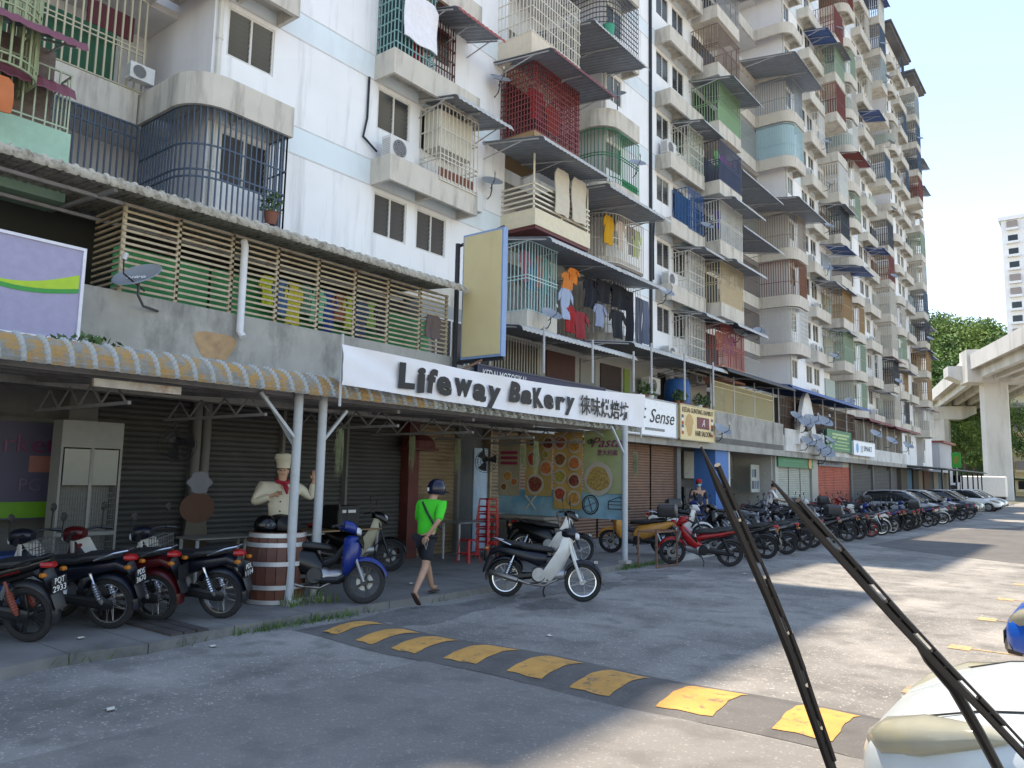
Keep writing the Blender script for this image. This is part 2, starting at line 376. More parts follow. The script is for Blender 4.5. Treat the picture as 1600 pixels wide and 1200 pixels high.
def awning(y0, y1, x0, x1, z0, z1, parent=None, under=None, top=None, nose=.2, name='awning'):
    under = under or deck_m; top = top or decktop_m; n = max(6, int((y1 - y0) / .09)); L_ = x1 - x0 - nose * .7
    def fn(u, v):
        y = y0 + (y1 - y0) * v; w = .012 * (1 if int(v * n) % 2 else -1)
        if u < .7: t = u / .7; return (x0 + L_ * t, y, z0 + (z1 - z0) * t + w)
        a = (u - .7) / .3 * math.pi / 2 * .9; s = math.atan2(z1 - z0, L_)
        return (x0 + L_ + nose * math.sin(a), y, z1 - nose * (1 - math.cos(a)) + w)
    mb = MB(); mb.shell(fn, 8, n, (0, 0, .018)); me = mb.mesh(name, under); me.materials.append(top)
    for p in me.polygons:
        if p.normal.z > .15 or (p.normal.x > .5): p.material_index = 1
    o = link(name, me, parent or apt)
    for y in (y0 + .06, (y0 + y1) / 2, y1 - .06):
        MB().beam((x0, y, z0 - .05), (x1 - .2, y, z1 - .04), .035).beam((x0, y, z0 - .5), (x0 + (x1 - x0) * .7, y, z0 + (z1 - z0) * .7 - .05), .025).build('bracket', steel_m, o)
    return o

WZ, WH = 1.5, 1.05      # window sill over the slab, window height
for bi, b in enumerate(BL):
    c, e, s = b['c'], b['e'], b['s']; ops = []
    for k in range(NF):
        z = zk(k) + WZ
        if s: ops += [(s[0] + .1, s[0] + 1.2, z, z + WH), (s[0] + 1.55, s[0] + 2.65, z, z + WH)]
        ops.append((c + .3, c + 1.4, z, z + WH))
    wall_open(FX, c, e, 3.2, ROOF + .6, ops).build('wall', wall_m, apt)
    MB().box(-26, FX - .36, c + .02, e - .02, 0, ROOF + .5).build('light_block_core', dark_m, apt)  # unseen solid, added to stop light passing through the block
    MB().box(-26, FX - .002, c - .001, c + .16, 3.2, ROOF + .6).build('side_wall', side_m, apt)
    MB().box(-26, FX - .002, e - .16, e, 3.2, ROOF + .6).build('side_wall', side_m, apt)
    rf = MB().box(-26, FX + .75, c - .55, e + .3, ROOF + .6, ROOF + .85).box(-26, FX + .9, c - .7, e + .45, ROOF + .85, ROOF + 1.0).build('roof_or_shade_slab', mat('black_roof_edge', (.10, .10, .105), .9, .3, 1.), apt)
    cl = c_ledge(c); slg = s_ledge(s[0] - .05, s[1], .7) if s else None
    bands = MB()
    for k in range(1, NF + 1):
        z = zk(k)
        for a, d in ((0, .03), (.63, .66)): bands.box(FX, FX + .012, c + .02, e - .02, z + a, z + d)
    bands.build('string_course', mat('string_course', (.6, .6, .6), .9, .1, 3.), apt)
    pb = MB()
    for k in range(1, NF): pb.add([(FX + .004, c + .02, zk(k) + .03), (FX + .004, e - .02, zk(k) + .03), (FX + .004, e - .02, zk(k) + .63), (FX + .004, c + .02, zk(k) + .63)], [(0, 1, 2, 3)])
    pb.build('pale_band', band_m, apt)
    for k in range(NF):
        z = zk(k); show = seen((FX, (c + e) / 2, z + 1.3), 420)
        if k > 0 or bi == 3: link('balcony_ledge', cl, apt, (0, 0, z))
        if slg and k > 0: link('window_ledge', slg, apt, (0, 0, z))
        if k == 0 and bi < 3 or not show: continue
        near = bi == 1
        window(c + .3, z + WZ, near=near)
        if s: window(s[0] + .1, z + WZ, near=near); window(s[0] + 1.55, z + WZ, near=near)
    # downpipe on the corner
    dp = MB()
    for k in range(NF): dp.tube([(FX + .07, c + .1, zk(k) + .38), (FX + .07, c + .1, zk(k + 1) + .3)], .055, 8); dp.tube([(FX + .07, c + .1, zk(k) + 1.7), (FX + .07, c + .1, zk(k) + 1.8)], .068, 8)
    dp.build('downpipe', mat('cream_pipe', (.6, .58, .52), .5, .06, 3.), apt, True)
MB().box(-26, FX + .6, .5, 7.2, ROOF - .3, ROOF + .7).build('roof_or_shade_slab', mat('black_roof_edge'), apt)  # unseen slab over the recess, added to shade the near road
# the recesses between the projecting stacks
for i in range(len(BL) - 1):
    y0, y1 = BL[i]['e'], BL[i + 1]['c']; xb = -15.1
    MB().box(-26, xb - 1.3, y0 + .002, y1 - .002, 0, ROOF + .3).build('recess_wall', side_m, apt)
    fl = MB(); pr = MB()
    for k in range(NF + 1):
        fl.box(xb - 1.3, xb, y0 + .003, y1 - .003, zk(k) - .02, zk(k) + .12)
        if k: pr.box(xb - .0, xb + .1, y0 + .003, y1 - .75 if k else y1, zk(k) - .02, zk(k) + .64)
    fl.build('gallery_floor', soffit_m, apt); pr.build('gallery_parapet', ledge_m, apt)
    for k in range(1, NF):
        if seen((xb, (y0 + y1) / 2, zk(k) + 1), 250):
            d = MB().box(xb - 1.31, xb - 1.27, y0 + .6, y0 + 1.5, zk(k) + .12, zk(k) + 2.1).build('door', random.choice(CURT), apt)

# ------------------------------------------------------------------ what people have fixed to the facade
def pm(*rgb, r=.55): return paint(rgb, r)
GREENS = [pm(120, 150, 120), pm(60, 110, 80), pm(150, 175, 165)]
CAGEC = [pm(190, 186, 175), pm(210, 210, 205), pm(150, 165, 170), pm(120, 60, 50), pm(70, 90, 110), pm(160, 130, 95), pm(140, 160, 140), pm(60, 65, 72)]
PANEL = [pm(172, 164, 150, r=.8), pm(160, 174, 168, r=.8), pm(140, 125, 110, r=.8), pm(188, 184, 176, r=.8), pm(140, 150, 158, r=.8)]
maroon_m = mat('maroon_sheet', (.20, .045, .04), .6, .15, 4.); blue_sheet = mat('blue_sheet', (.05, .10, .26), .5, .15, 4.)
def bx(c, d, m, name, parent=None): return MB().cbox(c, d).build(name, m, parent or apt)
def boxpath(y0, y1, x1, x0=FX): return [(x0, y0), (x1, y0), (x1, y1), (x0, y1)]
def bed(y0, y1, x1, z0, z1, m=None, name='balcony_box'):
    t = .08; mb = MB().box(FX - .9, x1 - t, y0 + t, y1 - t, z0, z0 + .1).box(x1 - t, x1, y0, y1, z0 - .002, z1).box(FX + .003, x1 - t, y0, y0 + t, z0 - .002, z1).box(FX + .003, x1 - t, y1 - t, y1, z0 - .002, z1)
    return mb.build(name, m or ledge_m, apt)
ac_n = [0]
def ac_proto():
    t = thing('air_conditioner', '', 'air conditioner'); k = dict(world=False)
    MB().box(-.15, .15, -.4, .4, 0, .54).build('casing', mat('ac_white', (.62, .62, .60), .5, .06, 3., stain=(.3, .27, .22), samt=.4), t, **k)
    g = MB()
    for r in (.07, .12, .17, .21): g.lathe([(r - .008, .155), (r + .008, .155), (r + .008, .17), (r - .008, .17)], (0, -.1, .27), 'x', 20, True)
    for i in range(8): a = i * math.pi / 4; g.beam((.162, -.1, .27), (.162, -.1 + .21 * math.cos(a), .27 + .21 * math.sin(a)), .01)
    g.build('fan_guard', mat('ac_grey', (.3, .3, .3), .5), t, **k)
    MB().lathe([(.2, .151), (.2, .153)], (0, -.1, .27), 'x', 20).build('painted_fan_shade', dark_m, t, **k)  # flat disc, shade behind the guard put into its colour
    v = MB()
    for i in range(9): v.box(-.12, .13, -.404, -.4, .08 + i * .045, .095 + i * .045)
    v.build('side_vent', mat('ac_grey', (.3, .3, .3)), t, **k)
    MB().box(-.18, .18, -.3, -.25, -.04, 0).box(-.18, .18, .25, .3, -.04, 0).build('bracket', steel_m, t, **k)
    return t
AC0 = ac_proto(); ACT = tree_of(AC0); ac_used = [False]
def ac(x, y, z, label, rz=0, s=1):
    o = AC0 if not ac_used[0] else copy_tree(AC0, ACT); ac_used[0] = True
    o.location = (x, y, z); o.rotation_euler = (0, 0, rz); o.scale = (s, s, s); tag(o, label, 'air conditioner', 'air conditioners on the facade'); return o
dish_m = mat('dish_grey', (.30, .33, .37), .45, .08, 4.)
def dish_proto():
    t = thing('satellite_dish', '', 'satellite dish'); k = dict(world=False)
    D = MB().lathe([(.001, .0), (.12, .012), (.22, .04), (.3, .075), (.31, .078), (.3, .083), (.22, .05), (.12, .022), (.001, .01)], (0, 0, 0), 'z', 24)
    D.move(Matrix.Translation((.42, 0, .32)) @ Euler((0, R(40), 0)).to_matrix().to_4x4()).build('dish', dish_m, t, True, **k)
    MB().tube([(0, 0, 0), (.3, 0, 0), (.42, 0, .12), (.42, 0, .3)], .018, 6).build('mounting_arm', mat('dark_bracket', (.06, .06, .065), .5), t, **k)
    MB().tube([(.3, 0, .2), (.72, 0, .32), (.74, 0, .52)], .011, 6).build('feed_arm', black_m, t, **k)
    MB().tube([(.735, 0, .49), (.7, 0, .58)], .03, 8).build('receiver', mat('lnb', (.5, .5, .5), .4), t, **k)
    return t
DI0 = dish_proto(); DIT = tree_of(DI0); di_used = [False]
def dish(x, y, z, label, rz=0, s=1, name=False):
    o = DI0 if not di_used[0] else copy_tree(DI0, DIT); di_used[0] = True
    o.location = (x, y, z); o.rotation_euler = (0, 0, rz); o.scale = (s, s, s); tag(o, label, 'satellite dish', 'satellite dishes on the facade')
    if name: text('astro', .13, (.47, 0, .345), (0, 0, 0), white_m, o, world=False).rotation_euler = (Matrix.Rotation(R(40), 3, 'Y') @ Matrix.Rotation(R(90), 3, 'Z')).to_euler()
    return o
def cloth(x, y, z, w, h, m, label, kind='shirt', rz=0, group='clothes hung out to dry', cat='clothing', name=None):
    ph = random.random() * 6; mb = MB()
    wav = lambda u, v: .03 * math.sin(u * 9 + ph) * (.3 + v) + .02 * math.sin(v * 7 + ph)
    if kind == 'trousers':
        for s in (-1, 1): mb.shell(lambda u, v, s=s: (wav(u, v), s * w * .26 + (u - .5) * w * .46, -v * h), 4, 8, (.025, 0, 0))
    else:
        mb.shell(lambda u, v: (wav(u, v), (u - .5) * w * (1 - .25 * (v < .05)), -v * h), 8, 8, (.03, 0, 0))
        if kind == 'shirt':
            for s in (-1, 1): mb.shell(lambda u, v, s=s: (.01, s * (w * .45 + u * w * .3), -u * h * .22 - v * h * .25), 3, 3, (.03, 0, 0))
    o = mb.build(name or {'shirt': 'hanging_shirt', 'trousers': 'hanging_trousers', 'sheet': 'hanging_sheet'}[kind], m, None, True); o.location = (x, y, z); o.rotation_euler = (0, 0, rz)
    return tag(o, label, cat, group)

# --- far left: mint balcony, round cage, maroon edged awning
mint = pm(150, 185, 165, r=.8); mintbar = pm(160, 172, 150)
bed(1.4, 4.74, -12.5, 5.9, 7.0, mint)
cage(boxpath(1.45, 4.7, -12.53), 7.0, 7.95, mintbar, .16, (0, .08, 1)); bx((-13.0, 3.05, 7.7), (.05, 3.1, 1.5), mat('brown_blind', (.16, .12, .10), .8, .2, 20.), 'roller_blind')
rc = [(-13.6, 4.1)] + [(-12.3 + .45 * math.cos(a), 3.6 + .5 * math.sin(a)) for a in (R(80 - 20 * i) for i in range(9))] + [(-12.25, 1.2)]
cage(rc, 7.45, 9.6, pm(140, 150, 115), .14, (0, .06, .4, .46, 1), r=.014)
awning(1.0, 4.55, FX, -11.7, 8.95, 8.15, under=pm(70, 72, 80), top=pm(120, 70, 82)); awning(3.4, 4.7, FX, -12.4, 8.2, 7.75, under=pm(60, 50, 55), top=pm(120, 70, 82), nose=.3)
cloth(-12.0, 3.45, 7.3, .6, .5, pm(190, 110, 70, r=.8), 'orange cloth hung under the round mint cage', 'sheet')
# --- recess of the first corner: grey blue bars below, rusty white bars with green board above
blue = pm(66, 82, 100)
cage([(-15.0, 4.9), (-15.0, 6.9)], 6.1, 8.65, blue, .115, (0, .25, .31, .9, 1), r=.014)
cp = curve_path(7.6, .62, -15.0, .7, 1.42)
cage(cp, 6.72, 8.7, blue, .115, (0, .3, .37, .62, 1), r=.013, hr=.014); cage([(FX, 9.02), (FX + .62, 9.02)], 6.72, 8.7, blue, .1, (0, .3, .37, .62, 1), r=.013)
cage([(-15.0, 4.2), (-15.0, 6.9)], 9.36, 11.3, pm(172, 165, 140), .15, (0, .4, .45, 1), r=.016)
bx((-15.12, 5.1, 9.9), (.03, 2.6, 1.0), pm(35, 85, 62, r=.7), 'green_board'); bx((-15.2, 6.3, 10.7), (.04, .9, .5), pm(90, 35, 38), 'red_board')
ac(-14.75, 6.75, 9.45, 'small old air conditioner in the corner behind the curved ledge', 0, .6)
pl = thing('potted_plant', 'potted plant at the foot of the blue grey curved cage', 'plant', (-13.05, 8.75, 6.76))
MB().lathe([(.1, 0), (.16, .25), (.17, .25), (.15, .22), (.001, .22)], (-13.05, 8.75, 6.76), 'z', 12).build('pot', pm(120, 70, 55), pl, True)
leaf_m = mat('leaf', (.05, .105, .028), .6, .4, 6.)
def leaves(c, r, n, size, seed=0, flat=1.):
    rnd = random.Random(seed); mb = MB()
    for i in range(n):
        while True:
            p = Vector((rnd.uniform(-1, 1), rnd.uniform(-1, 1), rnd.uniform(-1, 1)))
            if .25 < p.length < 1: break
        q = Vector((p.x * r[0], p.y * r[1], p.z * r[2])) + Vector(c); a = Vector((rnd.gauss(0, 1), rnd.gauss(0, 1), rnd.gauss(0, flat))).normalized()
        b = a.cross(Vector((rnd.gauss(0, 1), rnd.gauss(0, 1), rnd.gauss(0, 1)))).normalized(); s = size * rnd.uniform(.6, 1.3)
        mb.add([q - a * s, q + b * s * .45, q + a * s, q - b * s * .45], [(0, 1, 2, 3)])
    return mb
def foliage(name, mb, m, parent): return tag(mb.build(name, m, parent), None, None, kind='stuff')
foliage('foliage', leaves((-13.05, 8.75, 7.2), (.22, .28, .3), 120, .06, 3), leaf_m, pl)

# --- first window stack (two windows and a ledge on every floor)
ac(FX + .42, 12.3, zk(2) + .64, 'white air conditioner standing on the ledge under the louvre window')
k2 = zk(2) + .64
cage(boxpath(13.45, 14.9, FX + .72), k2 - .1, k2 + 1.9, pm(200, 194, 180), .14, (0, .28, .34, .68, 1))
bx((FX + .3, 14.2, k2 + 1.35), (.5, 1.3, 1.0), pm(205, 200, 186, r=.8), 'screen_board'); bx((FX + .66, 14.15, k2 + .1), (.03, 1.35, .3), pm(120, 70, 48), 'brown_skirting')
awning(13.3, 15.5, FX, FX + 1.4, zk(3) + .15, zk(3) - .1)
ac(FX + .2, 15.25, zk(2) + .35, 'grey air conditioner hung on the wall beside the beige caged window', 0, .9)
k3 = zk(3) + .64
cage(boxpath(11.85, 13.2, FX + .68), k3 - .1, k3 + 1.9, pm(120, 160, 158), .12, (0, .14, .28, .42, .56, .7, .85, 1))
bx((FX + .1, 12.5, k3 + .9), (.05, 1.3, 1.9), pm(45, 75, 80, r=.8), 'dark_screen'); cloth(FX + .5, 12.75, k3 + .85, .3, .7, pm(150, 25, 35, r=.9), 'red cloth inside the teal window cage', 'sheet')
cloth(FX + .78, 12.55, k3 + 1.6, 1.15, 1.25, pm(225, 224, 228, r=.9), 'white sheet draped over the teal window cage', 'sheet')
cage(boxpath(13.4, 14.55, FX + .12), k3 + .3, k3 + 2, pm(85, 50, 45), .1, (0, .2, .4, .6, .8, 1)); awning(13.3, 15.2, FX, FX + 1.3, k3 + 2.0, k3 + 1.65, top=pm(150, 70, 60))
cond = MB().tube([(FX + .04, 11.62, zk(3)), (FX + .05, 11.6, zk(2) + 1.6), (FX + .05, 11.5, zk(2) + 1.1), (FX + .1, 11.9, zk(2) + .85)], .03, 6).build('cable_conduit', black_m, apt)
MB().tube([(FX + .05, 26.0, 6.2), (FX + .05, 26.0, 30)], .07, 8).build('black_pipe', black_m, apt)
MB().tube([(FX + .05, 26.2, 9.5), (FX + .05, 26.2, 11), (FX + .05, 26.3, 12.3)], .04, 6).build('black_pipe', black_m, apt)

# --- first balcony stack, next to the tall yellow sign
y0, y1 = 16.5, 19.05; X1 = -12.4
bed(y0, y1, X1, zk(4) - .15, zk(4) + .55, pm(210, 198, 178, r=.8)); cage(boxpath(y0, y1, X1), zk(4) + .55, zk(5) - .2, pm(205, 200, 185), .13, (0, .2, .4, .6, .8, 1))
awning(19.1, 22.6, -15.1, -11.9, zk(5) - .1, zk(5) - .6)
bed(y0 + .2, y1, X1, zk(3) + .12, zk(3) + .3, pm(150, 120, 85)); cage(boxpath(y0 + .2, y1, X1), zk(3) + .3, zk(4) - .3, pm(122, 58, 58), .11, tuple(i / 12 for i in range(13)), r=.012)
bx((FX + .2, 17.8, zk(3) + 1.2), (.05, 2.2, 1.7), pm(60, 35, 35, r=.8), 'dark_screen'); awning(y0 - .2, y1 + .7, FX, -11.5, zk(4) - .1, zk(4) - .35, top=maroon_m)
cloth(-12.9, 17.4, zk(3) + 1.9, .6, .9, pm(150, 35, 40, r=.9), 'red shirt inside the maroon grid cage'); cloth(-12.9, 18.3, zk(3) + 1.7, .6, .8, pm(160, 60, 40, r=.9), 'orange red shirt inside the maroon grid cage')
z = zk(2); bed(y0 + .3, 19.7, X1, z + .2, z + .68, pm(214, 202, 176, r=.8)); MB().box(FX, X1 - .03, y0 + .35, 19.65, z + .1, z + .198).build('maroon_soffit', pm(95, 45, 45), apt)
for i in range(5): MB().box(X1 - .06, X1 - .02, y0 + .3, 19.7, z + .78 + i * .15, z + .83 + i * .15).box(FX, X1 - .061, y0 + .3, y0 + .34, z + .78 + i * .15, z + .83 + i * .15).build('rail', pm(215, 205, 185), apt)
MB().box(X1 - .09, X1 - .061, y0 + .301, y0 + .36, z + .68, z + 2.3).box(X1 - .09, X1 - .061, 18.2, 18.25, z + .68, z + 1.5).box(X1 - .09, X1 - .061, 19.62, 19.68, z + .68, z + 2.3).build('balcony_post', pm(215, 205, 185), apt)
for y, w in ((18.05, .75), (18.95, .85)): cloth(X1 + .05, y, z + 2.15, w, 1.35, pm(200, 192, 176, r=.9), 'cream curtain hanging from the railed balcony', 'sheet', cat='curtain', group='cream balcony curtains', name='hanging_curtain')
awning(15.9, 19.6, FX, -11.5, zk(3) - .05, zk(3) - .4); awning(19.5, 23.6, FX - 1, -11.6, zk(3) - .3, zk(3) - .55)
bed(y0, 17.95, X1, zk(1) - .25, zk(1) + .35); cage(boxpath(y0, 17.95, X1), zk(1) + .35, zk(2) - .35, pm(165, 195, 195), .13, (0, .45, .5, 1)); awning(16.3, 23.0, FX, -11.5, zk(2) - .1, zk(2) - .45)
for i, (y, c, lab) in enumerate(((16.75, (150, 90, 110), 'pink'), (17.1, (60, 110, 140), 'blue'), (17.4, (170, 95, 70), 'coral'), (17.75, (90, 150, 150), 'turquoise'))):
    cloth(X1 - .3, y, zk(2) - .55, .32, .9 + .15 * (i % 2), pm(*c, r=.9), lab + ' shirt drying inside the pale teal cage')
dish(X1, 17.2, zk(1) - .1, 'grey satellite dish under the pale teal cage', R(-20)); dish(FX, 16.4, zk(3) + 1.5, 'satellite dish on the wall beside the maroon grid cage', R(-30)); dish(FX, 16.2, zk(2) + 1.0, 'satellite dish beside the balcony with cream curtains', R(-35))
# clothes under the second awning
for i, (y, zt, w, h, c, kd, lab) in enumerate(((18.3, 7.8, .45, .5, (200, 120, 60), 'shirt', 'orange shirt'), (18.6, 8.0, .4, .45, (215, 125, 55), 'shirt', 'small orange shirt'), (18.2, 7.3, .5, .9, (150, 165, 190), 'shirt', 'pale blue shirt'),
        (18.45, 6.85, .4, .8, (150, 35, 40), 'sheet', 'red towel'), (19.0, 6.75, .6, .8, (135, 45, 50), 'shirt', 'red checked shirt'), (19.6, 7.9, .6, .9, (22, 26, 38), 'shirt', 'navy shirt'),
        (20.3, 8.0, .7, .7, (24, 26, 34), 'shirt', 'black shirt with long sleeves'), (21.3, 8.05, .8, .75, (20, 24, 34), 'shirt', 'wide black shirt'), (21.2, 7.2, .7, .9, (26, 28, 36), 'shirt', 'lower black shirt'),
        (22.0, 8.0, .45, 1.9, (22, 25, 35), 'trousers', 'navy trousers'), (22.6, 7.9, .45, 1.8, (80, 86, 100), 'trousers', 'grey trousers'), (23.1, 7.9, .4, 1.5, (95, 105, 125), 'trousers', 'blue grey trousers'), (20.1, 7.2, .5, .7, (130, 140, 165), 'shirt', 'light blue shirt'))):
    cloth(-12.3, y, zt, w, h, pm(*c, r=.9), lab + ' on the drying rail outside the curved white cage', kd)
# --- second curved corner
cw = pm(205, 198, 186)
cage(curve_path(22.4, .72, -15.0, .75, 1.5), zk(1) + .64, zk(2) - .2, cw, .16, (0, .16, .3, .5, 1)); cage(curve_path(22.4, .85, -14.6, .85, 1.5), zk(2) + .4, zk(3) - .55, cw, .12, (0, .5, 1))
MB().prism(curve_path(22.4, .85, -14.6, .85, 1.5) + [(FX + .003, 23.9), (FX + .003, 22.39), (-14.6, 22.39)], zk(2) + .3, zk(2) + .4, 'z').build('cage_floor', pm(120, 110, 100), apt)
for y, c, lab in ((21.7, (200, 150, 40), 'yellow'), (22.5, (220, 200, 195), 'pale pink'), (23.2, (80, 70, 85), 'purple'), (23.6, (160, 190, 60), 'lime')): cloth(-12.95, y, zk(3) - .7, .45, 1.0, pm(*c, r=.9), lab + ' shirt hung in the white curved cage')
cage(curve_path(22.4, .68, -15.0, .75, 1.48), zk(3) + .64, zk(4) - .1, pm(35, 110, 75), .13, (0, .1, .5, .55, 1)); bx((FX + .64, 23.3, zk(3) + .8), (.03, 1.1, .3), pm(30, 140, 80), 'green_sheet')
cage(curve_path(22.4, .66, -15.0, .72, 1.48), zk(5) + .64, zk(6) - .1, pm(70, 72, 76), .12, tuple(i / 10 for i in range(11)), r=.008); bk = tag(MB().lathe([(.17, 0), (.22, .42), (.23, .42), (.2, .38), (.001, .38)], (-13.2, 22.1, zk(5) + .7), 'z', 14).build('bucket', pm(40, 140, 110), None, True), 'green bucket behind the black net on the curved ledge', 'bucket')
dish(-12.95, 22.3, zk(4) + .65, 'satellite dish standing on the plain curved ledge', R(-60)); dish(-12.95, 23.4, zk(3) + 1.2, 'satellite dish in front of the green cage', R(-40)); dish(-12.3, 24.0, zk(1) + 1.9, 'satellite dish on a long arm beside the white curved cage', R(-20))
# --- second window stack
S2 = 26.5
for k, cc, aw in ((4, pm(190, 195, 180), True), (3, pm(45, 90, 140), False), (2, pm(205, 203, 196), True), (1, pm(205, 203, 196), True)):
    zz = zk(k) + .6; cage(boxpath(S2 + 1.45, S2 + 2.95, FX + .72), zz, zz + 1.7, cc, .14, (0, .3, .5, 1), r=.012)
    if k == 3: bx((FX + .1, S2 + 2.2, zz + .9), (.05, 1.4, 1.6), pm(40, 80, 120, r=.8), 'blue_screen')
    if aw: awning(S2 + 1.3, S2 + 3.5, FX, FX + 1.5, zz + 1.95, zz + 1.7)
awning(S2 + .2, S2 + 3.9, FX, FX + 1.5, zk(1) + .35, zk(1) + .05)
ac(FX + .3, S2 + .55, zk(4) + .75, 'air conditioner on the wall ledge beside the pale green cage'); ac(FX + .25, S2 + .7, zk(1) + .4, 'air conditioner low on the wall above the lean-to roof'); ac(FX + .25, S2 + 3.2, zk(1) - .25, 'second air conditioner low on the wall above the lean-to roof')
ac(FX + .35, S2 + .5, zk(2) + .64, 'air conditioner behind the white rail of the window cage'); dish(FX + .6, S2 + 2.9, zk(3) + .6, 'satellite dish beside the blue window cage', R(-30))
# --- second balcony stack
yb0, yb1 = BL[2]['b']
for k, cc, aw, pn in ((1, pm(170, 95, 88), pm(60, 82, 88), None), (2, pm(196, 180, 150), deck_m, pm(190, 170, 140, r=.8)), (3, pm(205, 205, 200), deck_m, None), (4, pm(70, 78, 100), None, pm(60, 66, 90, r=.8)), (5, pm(130, 160, 125), deck_m, pm(150, 180, 145, r=.8)), (6, pm(120, 100, 85), None, None), (7, pm(150, 150, 150), deck_m, None)):
    zz = zk(k); bed(yb0, yb1, X1, zz - .1, zz + .5, pm(205, 150, 130, r=.8) if k == 1 else None); cage(boxpath(yb0, yb1, X1), zz + .5, zz + 2.25, cc, .12, (0, .45, .5, 1), r=.013)
    if pn: bx((X1 - .06, (yb0 + yb1) / 2, zz + .95), (.03, yb1 - yb0 - .1, .9), pn, 'screen_board')
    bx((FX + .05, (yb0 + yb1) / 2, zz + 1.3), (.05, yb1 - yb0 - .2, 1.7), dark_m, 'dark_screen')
    if aw: awning(yb0 - .3, yb1 + .6, FX, -11.6, zz + 2.5, zz + 2.15, under=aw)
    for q in range(3):
        if k in (1, 3, 4): cloth(X1 - .35, yb0 + .5 + q * .7, zz + 2.0, .45, .8, pm(random.randint(60, 210), random.randint(50, 180), random.randint(60, 200), r=.9), 'shirt hung inside the %s' % {1: 'coral balcony cage', 3: 'white balcony cage', 4: 'navy balcony cage'}[k], group='clothes inside the balcony cages')
dish(X1, yb0 + 1.2, zk(1) + 1.6, 'satellite dish fixed to the coral balcony cage', R(-30)); dish(-13.2, 36, zk(2) - .1, 'satellite dish on the white gallery ledge behind the coral balcony', R(-50))
vine = thing('climbing_plant', 'green climbing plant on the wall beside the coral balcony cage', 'plant', (-13.4, 29.75, 5.8)); foliage('foliage', leaves((-13.3, 29.6, 6.9), (.25, .3, 1.1), 380, .08, 5), leaf_m, vine)
# inner balconies of the wide recess
for k, cc in ((2, pm(95, 82, 75)), (3, pm(100, 85, 75)), (4, pm(140, 150, 150)), (5, pm(120, 95, 75)), (6, pm(150, 165, 165)), (1, pm(190, 190, 185))):
    zz = zk(k); cage([(-15.0, 33.4), (-15.0, 41.4)], zz + .64, zz + 2.3, cc, .14, (0, .5, 1)); bx((-15.06, 35.4, zz + 1.1), (.03, 3.2, .95), random.choice(PANEL), 'screen_board')
    if k in (3, 4): awning(33.0, 38.5, -15.1, -12.6, zz + 2.5, zz + 2.1)
for k, cc in ((3, pm(120, 75, 55)), (4, pm(150, 140, 130)), (6, pm(165, 195, 200)), (2, pm(200, 200, 195)), (7, pm(140, 150, 160))):
    zz = zk(k) + .62; hb = (0, .4, 1) if k != 2 else tuple(i / 8 for i in range(9)); cage(curve_path(42.2, .62, -15.0, .7, 1.42), zz, zz + 1.95, cc, .13, hb, r=.014)
    if k in (4, 7): awning(39.0, 44.0, -15.0, -11.9, zz + 2.3, zz + 1.85)
    if k == 6: strip(curve_path(42.2, .55, -15.0, .65, .2), .03, zz, zz + 1.9).build('pale_blue_screen', pm(175, 200, 205, r=.7), apt)
    if k == 3: bx((FX + .5, 43.2, zz + .9), (.03, .9, 1.7), pm(180, 150, 110, r=.8), 'straw_blind')
